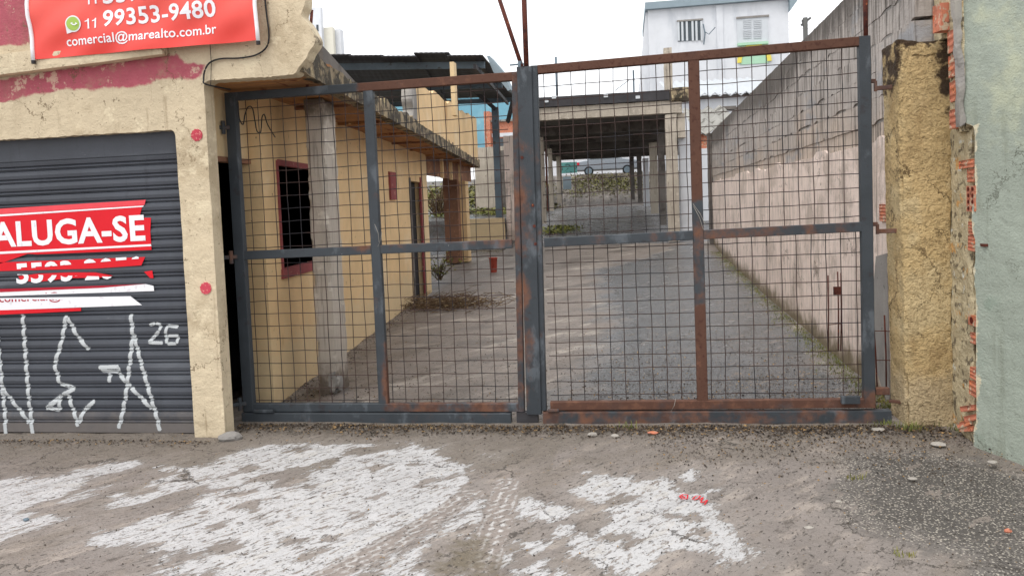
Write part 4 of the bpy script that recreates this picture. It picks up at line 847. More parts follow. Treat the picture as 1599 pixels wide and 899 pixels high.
# ground beams under each leaf
m_ = MB(); m_.bar((-3.03, GY-.02, .025), (-.90, GY-.02, .025), .088, .07, seg=.05); m_.build('base_beam', M['gate'], gl, rust=lambda P: .12+P[:, 0]*0)
m_ = MB(); m_.bar((-.66, GY-.02, .032), (1.76, GY-.02, .045), .09, .07, seg=.05); m_.build('base_beam', M['gate'], gr_, rust=lambda P: .4+.15*np.sin(P[:, 0]*1.3+2)+.1*(P[:, 0] > 0))
m_ = MB(); m_.box(-.86, -.70, GY-.03, GY+.03, -.03, .07); m_.build('gap_shade_block', M['roofsheet'], gl)  # dark block standing in for the shaded gap between the base beams
for x, z in ((-.655, 1.6), (-.65, 1.45), (-.645, 1.32), (-.72, 1.95)):
    m_ = MB(); m_.tube([(x-.02, GY-.05, z), (x-.02, GY-.04, z)], .012, 8); m_.build('weld_spot', M['rust'], gl)
# hinges and bolts
def hinge(par, a, b, c2=None):
    m_ = MB(); m_.bar(a, b, .028, .02, seg=.1, up=(0, 1, .01)); 
    if c2 is not None: m_.bar(b, (b[0], b[1], b[2]-.07), .02, .02, seg=.1); m_.bar((b[0], b[1], b[2]-.05), c2, .03, .02, seg=.1)
    return m_.build('hinge', M['gate'], par, rust=lambda P: P[:, 0]*0+.7)
a = W(1362, 127, Y=GY); hinge(gr_, (1.66, GY, a[2]), (1.70, GY, a[2]), (1.80, GY-.02, a[2]-.05))
a = W(1362, 350, Y=GY); hinge(gr_, (1.66, GY, a[2]), (1.70, GY, a[2]), (1.84, GY-.02, a[2]-.05))
a = W(1375, 610, Y=GY); m_ = MB(); m_.bar((1.67, GY, a[2]), (1.76, GY, a[2]), .05, .04); m_.bar((1.76, GY, a[2]-.07), (1.88, GY-.02, a[2]-.08), .02, .03); m_.build('hinge', M['gate'], gr_, rust=lambda P: P[:, 0]*0+.8)
for yy_, xx_ in ((200, 340), (402, 343), (630, 365)):
    a = W(xx_, yy_, Y=GY-.05); m_ = MB(); m_.bar((-3.14 if yy_ < 500 else -3.1, GY-.1, a[2]), (-3.0, GY-.03, a[2]), .03, .03); m_.tube([(-3.035, GY-.06, a[2]-.05), (-3.035, GY-.06, a[2]+.05)], .016, 8)
    m_.build('hinge', M['gate'], gl, rust=lambda P: P[:, 0]*0+.3)
a = W(1320, 622, Y=GY-.04); m_ = MB(); m_.box(a[0]-.03, a[0]+.09, GY-.07, GY-.03, a[2]-.03, a[2]+.02); m_.build('latch_plate', M['gate'], gr_, rust=lambda P: P[:, 0]*0+.1)
a = W(413, 641, Y=GY-.05); m_ = MB(); m_.bar((a[0]-.08, GY-.06, a[2]), (a[0]+.08, GY-.06, a[2]), .025, .02); m_.build('drop_bolt', M['gate'], gl, rust=lambda P: P[:, 0]*0+.2)
a = W(860, 640, Y=GY-.05); m_ = MB(); m_.bar((a[0]-.02, GY-.06, a[2]), (a[0]+.06, GY-.06, a[2]), .022, .02); m_.build('drop_bolt', M['gate'], gr_, rust=lambda P: P[:, 0]*0+.4)
# straw caught on the gate
for (x0, y0, x1, y1, lb) in ((1083, 322, 1098, 358, 'lower of two straws caught on the right gate middle post'), (1082, 318, 1101, 350, 'upper of two straws caught on the right gate middle post'), (585, 350, 592, 378, 'straw blade left of the left gate middle post above its rail'), (596, 362, 590, 385, 'straw blade lying on the left gate middle post at the rail'), (1055, 622, 1047, 643, 'short straw stuck to the bottom rail of the right gate')):
    m_ = MB(); m_.tube([W(x0, y0, Y=GY-.04), W((x0+x1)/2+2, (y0+y1)/2, Y=GY-.05), W(x1, y1, Y=GY-.035)], .0018, 4); tag(m_.build('dry_straw', M['stone']), lb, 'straw', 'straws caught on the gate')
# iron rods above the gate
def rod(pts, r, lb):
    m_ = MB(); m_.tube(pts, r, 8); tag(m_.build('iron_rod', M['rust'], shade=True), lb, 'rod')
rod([(-2.37, GY+.0, 2.55), W(487, 16, Y=GY)], .012, 'short rusty rod rising above the left gate leaf near the cream wall')
rod([W(822, 104, Y=GY-.0), W(817, -40, Y=GY)], .019, 'upright rusty rod rising from the centre of the gate')
rod([W(815, 105, Y=GY+.0), W(770, -30, Y=GY+.06)], .015, 'slanting rusty rod leaning left above the gate centre')
rod([W(1352, 62, Y=GY), W(1351, -40, Y=GY)], .016, 'upright rusty rod above the hinge end of the right gate leaf')
m_ = MB(); m_.bar(W(796, 102, Y=GY), W(820, 100, Y=GY), .012, .012); m_.tube([W(812, 96, Y=GY), W(812, 110, Y=GY)], .016, 8); tag(m_.build('pipe_clamp', M['purlin']), 'small metal clamp with a pin where the two rods meet the gate', 'clamp')
# ------------------------------------------------------------------ ochre pillar on the right
pl = thing('gate_pillar', 'rough ochre rendered pillar with blackened crumbling top right of the gate', 'pillar')
m_ = MB(); rough_box(m_, 1.80, 2.14, 5.47, 5.8, -.05, 2.60, .014, .009, .03, .9, 41.)
V = np.array(m_.v); V[:, 0] += (2.55-V[:, 2])*.012*np.clip((2.14-V[:, 0])/.34, 0, 1); V[:, 2] += (V[:, 2] > 2.5)*(fbm(V*6, 3)-.5)*.08; m_.v = V.tolist()
m_.build('shaft', M['pillar'], pl, shade=True, black=lambda P: np.maximum((P[:, 2]-2.54)*1.6, np.maximum(.12-(2.14-P[:, 0])*1.0-np.clip(2.25-P[:, 2], 0, 9)*.5, .05-(P[:, 0]-1.80)*1.5-np.clip(2.3-P[:, 2], 0, 9)*.6)), foot=lambda P: .35-P[:, 2]*.9)
# ------------------------------------------------------------------ long wall on the right
rw = thing('boundary_wall', 'long stained block wall with mouldy top running along the right of the yard', 'wall')
RA = np.array([2.33, 21.6]); RB = np.array([1.935, 5.56]); RB2 = np.array([1.935, 5.62]); Lr = np.linalg.norm(RB-RA)
ZTOP = 3.33; 
for k in range(7):                             # courses of blocks; joints left open between them
    z1_ = ZTOP-.2*k-.004; z0_ = ZTOP-.2*(k+1)+.012
    ph = 3.1*k
    def kp(U, Z, z0_=z0_, z1_=z1_, ph=ph): return (Z > z0_+.02*(n2(U, Z*0, 5, 3, ph)-.5)*1.6) & (Z < z1_-.02*(n2(U, Z*0, 6, 3, ph+9)-.35)*1.2)
    mb, U, Z = lattice(RA, RB if k < 4 else RB2, z0_-.01, z1_+.003, .14, .045, kp if k else None, amp=.005, resz=.024, seed=k*5.)
    V = np.array(mb.v); off = random.uniform(-.008, .008); V[:, 0] += off; mb.v = V.tolist()
    mb.build('block_course', M['block'], rw, pinkish=(.15*k-.55)+0*Z, mould=.62-(ZTOP-Z)*1.15+.15*np.sin(U*.8), moss=Z*0-.5)
m_ = MB(); m_.hexa([(RA[0]+.012, RA[1], .0), (RA[0]+.13, RA[1], .0), (RB[0]+.13, RB[1]+.08, 0), (RB[0]+.012, RB[1]+.08, 0), (RA[0]+.012, RA[1], ZTOP-.02), (RA[0]+.13, RA[1], ZTOP-.02), (RB[0]+.13, RB[1]+.08, ZTOP-.02), (RB[0]+.012, RB[1]+.08, ZTOP-.02)])
m_.build('mortar_core', M['greyrender'], rw)
mb, U, Z = lattice(RA, RB2, -.05, 2.12, .06, .045, lambda U, Z: Z < 2.0+.14*(n2(U, Z, 1.5, 3)-.5), disp=lambda U, Z: .016+.03*(n2(U, Z, .6, 2)-.5)+0*U, amp=.006)
fz = floorz(np.zeros_like(U), RA[1]+(RB[1]-RA[1])*U/Lr)
mb.build('plaster_coat', M['plaster'], rw, moss=.30-(Z-fz)*1.0, upper=(Z-1.9)*1.2)
q = W(1106, 250, Y=21.7); m_ = MB(); rough_box(m_, 2.22, 2.47, 21.5, 21.8, .1, ZTOP-.02, .15, .01, .03); m_.build('end_pier', M['darkconc'], rw)
# small patch of brick showing through the plaster
def brickmesh(w_, d, h, ridges=6):
    """clay brick w x d x h with ribbed long faces, origin at its near lower corner"""
    m_ = MB(); n = ridges*4; pr = []
    for i in range(n+1): z = h*i/n; pr.append((.0 if (i % 4) in (0, 1) else .006, z))
    for i in range(n): 
        (a, z0), (b, z1_) = pr[i], pr[i+1]; m_.add([(a, 0, z0), (a, d, z0), (b, d, z1_), (b, 0, z1_)], [(0, 1, 2, 3)]); m_.add([(a, 0, z0), (w_-a, 0, z0), (w_-b, 0, z1_), (b, 0, z1_)], [(0, 1, 2, 3)])
    m_.add([(w_, 0, 0), (w_, d, 0), (w_, d, h), (w_, 0, h)], [(0, 1, 2, 3)]); m_.add([(0, 0, h), (w_, 0, h), (w_, d, h), (0, d, h)], [(0, 1, 2, 3)]); m_.add([(0, 0, 0), (w_, 0, 0), (w_, d, 0), (0, d, 0)], [(0, 1, 2, 3)]); m_.add([(0, d, 0), (w_, d, 0), (w_, d, h), (0, d, h)], [(0, 1, 2, 3)])
    return m_
def brick_at(parent, x, y, z, w_, d, h, rid=5, rot=0., tilt=0.):
    o = brickmesh(w_, d, h, rid).build('brick', M['brick'], parent); o.location = (x, y, z); o.rotation_euler = (tilt, 0, rot); return o
b1 = WP(1386, 325, RA, RB); brick_at(rw, b1[0]-.035, b1[1]-.08, b1[2]-.1, .06, .16, .13, 5)
# old timber/cement patch at wall foot near the pillar
m_ = MB(); pp = [WP(x, y, RA, RB) for x, y in ((1374, 400), (1392, 395), (1394, 540), (1396, 640), (1368, 560), (1368, 470))]; m_.prism([p+np.array([-.03, 0, 0]) for p in pp], (.03, 0, 0)); m_.build('cement_patch', M['greyrender'], rw)
# ------------------------------------------------------------------ green wall and its broken brick end
gw = thing('painted_wall', 'pale green plastered wall with a broken edge showing red bricks at the right', 'wall')
GA = np.array([2.06, 5.19]); GB = GA+np.array([.5, -.86])*3.2
Lg = np.linalg.norm(GB-GA)
gkeep = lambda U, Z: U > np.where(Z > 1.98, .035-.05*(Z-2), .075+.05*(n2(Z*1.0, Z*0, 5, 4)))+.012*n2(U, Z, 25, 2)
mb, U, Z = lattice(GA, GB, -.25, 3.9, .16, .022, gkeep, disp=lambda U, Z: .006*(n2(U, Z, 5, 3)-.5), amp=.004)
edge_ = .105+.07*n2(Z, Z*0, 5, 3)
gch = np.clip(edge_-U, -.4, .3)*(Z < 2.0)+np.where(Z >= 2.0, -.4, 0)
mb.build('green_plaster', M['green'], gw, chip=gch-.02, upper=np.clip((Z-1.75)*1.5, -1, .2))
# smooth grey render strip (upper edge)
m_ = MB(); rough_box(m_, 2.045, 2.09, 5.13, 5.2, 1.98, 3.9, .03, .003, .02, 1., 61.)
m_.v = [(v[0]-.035*(v[2]-2), v[1], v[2]) for v in m_.v]; m_.build('render_strip', M['greyrender'], gw)
# crumbling end of the wall between pillar and green face
EX = 2.125; EXU = 2.062
m_ = MB(); rough_box(m_, EX, 2.30, 5.14, 5.6, -.2, 2.0, .022, .014, .04, 1.5, 71.); m_.build('broken_end', M['brokenwall'], gw, shade=False)
m_ = MB(); rough_box(m_, EXU, 2.3, 5.15, 5.33, 1.95, 3.9, .022, .010, .04, 1.5, 72.); m_.v = [(v[0]-.02*(v[2]-2), v[1], v[2]) for v in m_.v]; m_.build('broken_end', M['brokenwall'], gw, shade=False)
m_ = MB(); rough_box(m_, 2.06, 2.3, 5.3, 5.85, 2.58, 3.9, .03, .014, .04, 1.5, 75.); m_.build('broken_end', M['brokenwall'], gw)
def endp(x, y): q = W(x, y, X=EX); return q
# (x left, x right, y top, y bottom) of each brick face seen in the photo
for (xa, xb, ya, yb, rid) in ((1483, 1497, 48, 82, 3), (1484, 1499, 86, 120, 3), (1486, 1499, 126, 158, 3), (1487, 1501, 170, 200, 3),
                              (1502, 1522, 249, 262, 2), (1512, 1522, 264, 284, 3), (1514, 1524, 346, 366, 4), (1515, 1524, 368, 392, 4),
                              (1518, 1525, 520, 536, 2), (1518, 1527, 575, 592, 3), (1516, 1526, 596, 618, 3)):
    ex = EXU if yb < 210 else EX
    q = W((xa+xb)/2, yb, X=ex); q2 = W((xa+xb)/2, ya, X=ex); h = q2[2]-q[2]; ya_ = W(xb, yb, X=ex)[1]; yb_ = W(xa, yb, X=ex)[1]
    if yb < 210: ya_, yb_ = 5.205, 5.285
    brick_at(gw, ex-.010-(.02*(q[2]-2)+.004 if yb < 210 else 0), ya_, q[2], .06, max(.05, yb_-ya_), h, rid, random.uniform(-.05, .05), random.uniform(-.05, .05))
# brick at the head of the block wall
b2 = W(1468, 48, Y=5.28); brick_at(gw, b2[0], 5.27, b2[2], .10, .1, .17, 1, .1); 
# hollow bricks seen end-on, flat dark discs painting the shade of their round holes
def hollow(x, y, z, w_, h, nx_, nz_):
    o = bpy.data.objects.new('hollow_brick', None); COL.objects.link(o); o.parent = gw; m_ = MB()
    m_.box(x, x+.1, y, y+w_, z, z+h); m_.build('clay_body', M['brick'], o); hb = MB()
    for i in range(nx_):
        for j in range(nz_):
            cy_, cz_ = y+w_*(i+.5)/nx_, z+h*(j+.5)/nz_; r = min(w_/nx_, h/nz_)*.38; k = 10
            ring = [(x-.002, cy_+r*math.cos(2*math.pi*q/k), cz_+r*.9*math.sin(2*math.pi*q/k)) for q in range(k)]; ins = [(x-.0005, a_[1]*.0+cy_+(a_[1]-cy_)*.8, cz_+(a_[2]-cz_)*.8) for a_ in ring]
            hb.add(ring, [tuple(range(k))])
    hb.build('hole', M['brickdark'], o, fix=False)
q = endp(1519, 330); hollow(EX-.014, endp(1526, 330)[1], q[2], endp(1513, 330)[1]-endp(1526, 330)[1], endp(1519, 290)[2]-q[2], 2, 4)
q = endp(1521, 508); hollow(EX-.012, endp(1526, 508)[1], q[2], .1, endp(1521, 492)[2]-q[2], 1, 1)
for (dx, dy, dz, rt) in ((0, 0, .33, -.35), (.01, -.03, .28, -.4), (-.01, .03, .23, -.5), (0, .02, .19, -.3)): brick_at(gw, 2.115+dx, 5.13+dy, dz-.12, .13, .12, .035, 1, .3, rt)
q = W(1492, 12, Y=5.35)
# bracket scar in the green wall
g2 = WP(1536, 382, GA, GB); m_ = MB(); m_.box(g2[0]-.012, g2[0]+.012, g2[1]-.03, g2[1]+.02, g2[2]-.01, g2[2]+.006); m_.build('iron_stub', M['rust'], gw)
# ------------------------------------------------------------------ starter bars at the wall
def rebars(name, lb, xs_, Yp, ybot, ytops, tie):
    t = thing(name, lb, 'rebar')
    bots = []
    for x, yt in zip(xs_, ytops):
        a = W(x[0], ybot, Y=Yp); b = W(x[1], yt, Y=Yp); m_ = MB(); m_.tube([a, (a+b)/2+np.array([.004, 0, 0]), b], .0055, 6); m_.build('bar', M['rust'], t, shade=True); bots.append((a, b))
    for tt in tie:
        m_ = MB(); m_.tube([p[0]+(p[1]-p[0])*tt+np.array([0, -.008, 0]) for p in bots], .003, 5); m_.build('tie', M['rust'], t)
    return t
rebars('starter_bars', 'three rusty starter bars tied together beside the ochre pillar', ((1370, 1363), (1384, 1381), (1401, 1394)), 5.78, 612, (492, 492, 494), (.42, .8))
t2 = rebars('starter_bars', 'rusty starter bars with a square plate standing at the foot of the long wall', ((1293, 1293), (1309, 1308), (1313, 1313)), 6.45, 548, (430, 424, 426), (.35,))
a = W(1308, 454, Y=6.44); m_ = MB(); m_.box(a[0]-.035, a[0]+.03, 6.43, 6.436, a[2]-.03, a[2]+.035); m_.build('plate', M['rust'], t2)
# ------------------------------------------------------------------ covered concrete structure at the back
st = thing('concrete_carport', 'raw concrete flat-roofed shelter on columns at the back of the yard', 'building')
SY0, SY1 = 22.0, 44.5
def cbox(xa, xb, ya, yb, Ya, Yb, name, m, par=st, yref=250):
    a = W(xa, yref, Y=Ya); b = W(xb, yref, Y=Ya); zt_ = W((xa+xb)/2, ya, Y=Ya)[2]; zb_ = W((xa+xb)/2, yb, Y=Ya)[2]; m_ = MB(); rough_box(m_, min(a[0], b[0]), max(a[0], b[0]), Ya, Yb, zb_, zt_, .2, .012, .03, .6, xa*.1); return m_.build(name, m, par, low=lambda P: P[:, 0]*0-.5, dirty=lambda P: P[:, 0]*0-.2)
xl = W(815, 200, Y=SY0)[0]; xr = W(1066, 160, Y=SY0)[0]; zc = W(940, 183, Y=SY0)[2]; zbt = W(940, 163, Y=SY0)[2]; ztp = W(940, 147, Y=SY0)[2]
zc = zc; xl2 = -4.0; 
m_ = MB(); rough_box(m_, xl, xr-.02, SY0, SY0+.3, zc, zbt, .12, .008, .03, .5, 81.); m_.build('front_beam', M['concrete'], st)
m_ = MB(); rough_box(m_, xl-.1, xr-.35, SY0-.08, SY0+.35, zbt+.003, ztp, .15, .006, .02); m_.build('flashing', M['roofsheet'], st)
m_ = MB(); rough_box(m_, xr-.35, xr+.25, SY0-.09, SY0+.35, zbt-.05, ztp+.05, .08, .015, .04, 1., 82.); m_.build('beam_end', M['black_edge'], st)
xlb, xrb = W(868, 240, Y=SY1)[0], W(1010, 240, Y=SY1)[0]
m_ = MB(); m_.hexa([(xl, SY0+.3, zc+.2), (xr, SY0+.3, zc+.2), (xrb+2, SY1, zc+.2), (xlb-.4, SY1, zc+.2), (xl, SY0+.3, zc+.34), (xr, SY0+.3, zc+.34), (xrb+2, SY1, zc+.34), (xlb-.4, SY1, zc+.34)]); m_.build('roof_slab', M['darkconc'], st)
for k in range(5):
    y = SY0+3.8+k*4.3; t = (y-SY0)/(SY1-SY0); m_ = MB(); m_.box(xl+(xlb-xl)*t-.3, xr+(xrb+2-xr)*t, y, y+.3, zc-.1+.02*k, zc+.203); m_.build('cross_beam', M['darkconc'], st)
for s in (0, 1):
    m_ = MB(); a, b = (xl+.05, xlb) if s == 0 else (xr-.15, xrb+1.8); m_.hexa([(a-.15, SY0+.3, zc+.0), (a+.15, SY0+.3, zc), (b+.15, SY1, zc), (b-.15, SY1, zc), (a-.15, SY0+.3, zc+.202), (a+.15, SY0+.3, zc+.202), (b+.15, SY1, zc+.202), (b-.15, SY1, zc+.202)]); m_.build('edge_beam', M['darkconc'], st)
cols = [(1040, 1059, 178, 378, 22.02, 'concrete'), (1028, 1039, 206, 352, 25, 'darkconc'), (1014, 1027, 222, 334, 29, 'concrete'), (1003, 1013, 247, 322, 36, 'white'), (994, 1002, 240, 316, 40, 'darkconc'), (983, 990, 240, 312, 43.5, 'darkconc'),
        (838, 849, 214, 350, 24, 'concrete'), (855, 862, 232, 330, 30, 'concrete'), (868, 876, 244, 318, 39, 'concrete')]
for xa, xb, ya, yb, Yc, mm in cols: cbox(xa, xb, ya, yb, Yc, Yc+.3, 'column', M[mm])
cbox(851, 854, 232, 330, 27, 27.1, 'rusty_pipe', M['rust'])
cbox(1061, 1082, 205, 362, 22.4, 22.9, 'side_pier', M['white'])
cbox(1059, 1072, 176, 215, 22.1, 22.4, 'side_bracket', M['concrete'])
m_ = MB(); a = W(1033, 75, Y=22.1); b = W(1051, 140, Y=22.1); rough_box(m_, a[0]+.05, b[0], 22.1, 22.35, ztp, a[2], .1, .01, .02); m_.build('column_stub', M['concrete'], st)
for x_, y_ in ((865, 152), (946, 150), (996, 152), (853, 158)):
    m_ = MB(); a = W(x_, y_, Y=SY0-.1); m_.box(a[0]-.06, a[0]+.06, SY0-.105, SY0-.084, a[2]-.04, a[2]+.04); m_.build('fixing_plate', M['frame'], st)
# antennas / rods standing above the flat roof
m_ = MB(); a = W(870, 150, Y=24); b = W(869, 120, Y=24); m_.tube([a, b, b+np.array([0, 0, .6])], .04, 6); tag(m_.build('vent_pipe', M['purlin'], shade=True), 'thin grey pipe on the flat roof right of the gate centre', 'pipe')
m_ = MB(); m_.tube([W(990, 148, Y=23), W(989, 110, Y=23)], .03, 6); m_.tube([W(960, 142, Y=23), W(984, 124, Y=23)], .012, 5); tag(m_.build('roof_antenna', M['purlin']), 'thin aerial with a slanted arm on the flat roof below the white house', 'antenna')
# pier and low wall left of the shelter
cp = MB(); a = W(790, 300, Y=24.2); b = W(813, 300, Y=24.2); zt_ = W(800, 212, Y=24.2)[2]; rough_box(cp, a[0], b[0], 24.05, 24.5, .3, zt_, .12, .012, .03, .8, 91.); tag(cp.build('wall_pier', M['plaster'], moss=lambda P: P[:, 0]*0-.5, upper=lambda P: P[:, 0]*0-.5), 'tall pale peeling pier left of the gate centre at the end of the yard', 'pier')
lw = MB(); a = W(724, 300, Y=23.4); rough_box(lw, a[0], b[0]-.45, 23.4, 23.65, .3, W(760, 341, Y=23.4)[2], .12, .012, .03, .8, 92.); tag(lw.build('low_wall', M['ochre'], low=lambda P: P[:, 0]*0+.1), 'low stained cream wall at the end of the yard beside the pale pier', 'wall')
uw = MB(); a = W(742, 300, Y=30); b = W(836, 300, Y=30); rough_box(uw, a[0], b[0], 30, 30.2, 1.2, W(770, 229, Y=30)[2], .3, .015, .03, .8, 93.); tag(uw.build('rear_wall', M['concrete']), 'grey stained wall behind the pale pier with a dark doorway', 'wall')
m_ = MB(); a = W(778, 300, Y=29.9); b = W(789, 300, Y=29.9); m_.box(a[0], b[0], 29.93, 29.99, 1.4, W(783, 235, Y=29.9)[2]); tag(m_.build('dark_door', M['darkconc']), 'dark narrow doorway panel in the grey rear wall', 'door')
# leaning pieces near the structure: teal board and white board
for (xa, xb, ya, yb, mm, lb) in ((876, 901, 254, 271, 'teal', 'small teal painted board under the far end of the concrete shelter'), (879, 892, 276, 296, 'fascia', 'pale grey board leaning below the teal board')):
    a = W(xa, (ya+yb)/2, Y=45.3); b = W(xb, (ya+yb)/2, Y=45.3); m_ = MB(); m_.box(a[0], b[0], 45.3, 45.36, W(xa, yb, Y=45.3)[2], W(xa, ya, Y=45.3)[2]); tag(m_.build('wooden_board', M[mm]), lb, 'board')
# red plastic pipe/bollard and barrel in the yard
a = W(771, 428, Z=.08); m_ = MB(); m_.tube([a, a+np.array([0, 0, .03]), a+np.array([.0, 0, .34]), a+np.array([0, 0, .36]), a+np.array([0, 0, .37])], [.07, .072, .09, .105, .09], 14); tag(m_.build('red_bucket', M['redplastic'], shade=True), 'tall orange-red plastic bucket standing in the middle of the yard', 'bucket')
a = W(710, 404, Z=.2); m_ = MB(); m_.tube([a+np.array([-.17, 0, .09]), a+np.array([.17, 0, .09])], .09, 12); tag(m_.build('fallen_log', M['ochre'], shade=True, low=lambda P: P[:, 0]*0), 'short fallen log lying at the foot of the far canopy column', 'log')
# ------------------------------------------------------------------ parked car on the street beyond
def car():
    t = thing('parked_car', 'grey parked car seen side-on under the far end of the shelter', 'car')
    c0 = W(905, 270, Y=50.); zb_ = 3.20; x0 = c0[0]-.25; L = 4.2
    prof = [(0, .35), (0, .75), (.12, .95), (.75, 1.02), (1.15, 1.42), (2.3, 1.48), (3.0, 1.05), (3.95, .9), (4.2, .7), (4.2, .35)]
    m_ = MB(); m_.prism([(x0+x, 50., zb_+z) for x, z in prof], (0, 1.7, 0)); o = m_.build('body', M['carpaint'], t); md = o.modifiers.new('b', 'BEVEL'); md.width = .06; md.segments = 2
    m_ = MB(); m_.prism([(x0+x, 49.985, zb_+z) for x, z in ((.95, 1.05), (1.25, 1.36), (2.2, 1.4), (2.75, 1.07))], (0, .02, 0)); m_.build('side_window', M['glass'], t)
    for wx in (.85, 3.3):
        w_ = MB(); w_.tube([(x0+wx, 49.95, zb_+.3), (x0+wx, 50.15, zb_+.3)], .3, 20); wo = w_.build('wheel', M['tyre'], t)
        w_ = MB(); w_.tube([(x0+wx, 49.93, zb_+.3), (x0+wx, 49.97, zb_+.3)], .21, 14); w_.build('rim', M['purlin'], wo)
    m_ = MB(); m_.box(x0-.01, x0+.25, 49.97, 50.1, zb_+.72, zb_+.88); m_.build('tail_lamp', M['redlamp'], t)
    m_ = MB(); m_.box(x0+1.75, x0+1.9, 49.985, 50., zb_+.85, zb_+.88); m_.build('door_handle', M['hub'], t)
car()
m_ = MB(); a, b = W(800, 260, Y=57), W(1030, 260, Y=57); m_.box(a[0], b[0], 57, 57.3, 3.4, 6.5); tag(m_.build('street_wall', M['white']), 'pale blue-grey wall across the street behind the parked car', 'wall')
# ------------------------------------------------------------------ houses behind
def panel(par, name, m, xa, xb, ya, yb, Y0, d, yc=None):
    """upright box with its street face at depth Y0 spanning the surveyed outline"""
    a = W(xa, (ya+yb)/2, Y=Y0); b = W(xb, (ya+yb)/2, Y=Y0); z1_ = W((xa+xb)/2, ya, Y=Y0)[2]; z0_ = W((xa+xb)/2, yb, Y=Y0)[2]; m_ = MB(); m_.box(a[0], b[0], Y0, Y0+d, z0_, z1_); return m_.build(name, m, par)
wh = thing('white_house', 'white two storey house with a grey sloping fascia behind the shelter', 'house')
HY = 58.
a, b = W(1013, 60, Y=HY), W(1232, 60, Y=HY); z0_ = 2.6; zt_ = W(1120, 8, Y=HY)[2]
m_ = MB(); m_.box(a[0], b[0], HY, HY+9, z0_, zt_); m_.build('wall', M['white'], wh)
a2 = W(992, 90, Y=HY); m_ = MB(); m_.prism([(a2[0]-.6, HY+.6, z0_), (a[0], HY+.6, z0_), (a[0], HY+.6, zt_), (a[0]-.15, HY+.6, zt_)], (0, 8, 0)); m_.build('side_wing', M['white'], wh)
m_ = MB(); p_ = [W(1014, 14, Y=HY-.5), W(1226, 0, Y=HY-.5)]; m_.prism([(a[0]-.2, HY-.4, p_[0][2]-.0), (b[0]+.1, HY-.4, p_[1][2]+.15), (b[0]+.1, HY-.4, p_[1][2]+.6), (a[0]-.2, HY-.4, p_[0][2]+.5)], (0, 9.6, 0)); m_.build('roof_fascia', M['fascia'], wh)
m_ = MB(); q = W(1231, 18, Y=HY); m_.prism([(b[0], HY-.6, q[2]-.1), (b[0]+.9, HY-.6, q[2]+1.1), (b[0]+.9, HY-.6, q[2]+1.8), (b[0], HY-.6, q[2]+1.2)], (0, 9.6, 0)); m_.build('roof_eave', M['fascia'], wh)
panel(wh, 'pilaster', M['white'], 1120, 1130, 8, 140, HY-.1, .1)
w1_ = panel(wh, 'window', M['glass'], 1058, 1096, 33, 64, HY-.04, .06)
for xx in (1058, 1064, 1071, 1080, 1086, 1094): panel(w1_, 'sash', M['frame'], xx, xx+3.2, 33, 64, HY-.09, .05)
panel(w1_, 'lintel', M['greyrender'], 1057, 1098, 30.5, 33, HY-.12, .12)
w2_ = panel(wh, 'window', M['frame'], 1151, 1199, 28, 66, HY-.05, .06)
for xx in (1161, 1177):
    for yy2 in (31, 47):
        for k in range(5): panel(w2_, 'louvre', M['whiteroof'], xx, xx+12, yy2+k*2.8, yy2+k*2.8+1.9, HY-.1, .04)
panel(w2_, 'lintel', M['greyrender'], 1150, 1201, 25, 28, HY-.12, .12); panel(w2_, 'sill', M['mint'], 1152, 1200, 66, 70, HY-.25, .25)
panel(wh, 'emblem_panel', M['mint'], 1156, 1200, 71, 100, HY-.06, .05)
m_ = MB(); c_ = W(1178, 97, Y=HY-.1); kk = 16
for i in range(kk):
    a0, a1 = math.pi*i/kk, math.pi*(i+1)/kk; r1, r2 = 1.2, .9
    m_.prism([(c_[0]+r1*math.cos(a0), HY-.12, c_[2]+r1*1.1*math.sin(a0)), (c_[0]+r1*math.cos(a1), HY-.12, c_[2]+r1*1.1*math.sin(a1)), (c_[0]+r2*math.cos(a1), HY-.12, c_[2]+r2*1.1*math.sin(a1)), (c_[0]+r2*math.cos(a0), HY-.12, c_[2]+r2*1.1*math.sin(a0))], (0, .05, 0))
m_.build('painted_arch', M['yellowp'], wh)
ab = W(1099, 40, Y=HY-.3); m_ = MB(); m_.tube([W(1099, 70, Y=HY-.3), W(1101, 52, Y=HY-.4), W(1098, 38, Y=HY-.3)], .05, 5); m_.tube([W(1101, 50, Y=HY-.4), W(1107, 54, Y=HY-.7), W(1117, 43, Y=HY-.7)], .035, 5); tag(m_.build('wall_antenna', M['purlin']), 'bent antenna bracket on the white house beside its left window', 'antenna')
# lean-to buildings with corrugated roofs
def corr_roof(par, name, m, pl_, pr_, depth, rise, pitch=.25, amp=.06):
    m_ = MB(); pl_ = np.array(pl_); pr_ = np.array(pr_); n = int(np.linalg.norm(pr_-pl_)/pitch*4)
    for i in range(n+1):
        t = i/n; p = pl_+(pr_-pl_)*t; z = amp*math.sin(i*math.pi/2)
        m_.v += [(p[0], p[1], p[2]+z), (p[0], p[1]+depth, p[2]+rise+z)]
    m_.f = [(2*i, 2*i+2, 2*i+3, 2*i+1) for i in range(n)]; o = m_.build(name, m, par, fix=False, shade=False); md = o.modifiers.new('s', 'SOLIDIFY'); md.thickness = .04; return o
sh1 = thing('corrugated_shed', 'shed with a white corrugated roof in front of the white house', 'shed')
corr_roof(sh1, 'roof', M['whiteroof'], W(1048, 150, Y=40), W(1240, 142, Y=40), 13, 2.6, .5, .09)
panel(sh1, 'wall', M['white'], 1062, 1230, 150, 230, 40.5, .2); panel(sh1, 'eave_beam', M['darkconc'], 1060, 1200, 147.5, 151.5, 40.2, .2)
sh2 = thing('tiled_lean_to', 'low lean-to with grey wavy roof sheets beside the end of the long wall', 'shed')
corr_roof(sh2, 'roof', M['greyroof'], W(1086, 208, Y=28), W(1168, 202, Y=28), 6, 1.5, .45, .09)
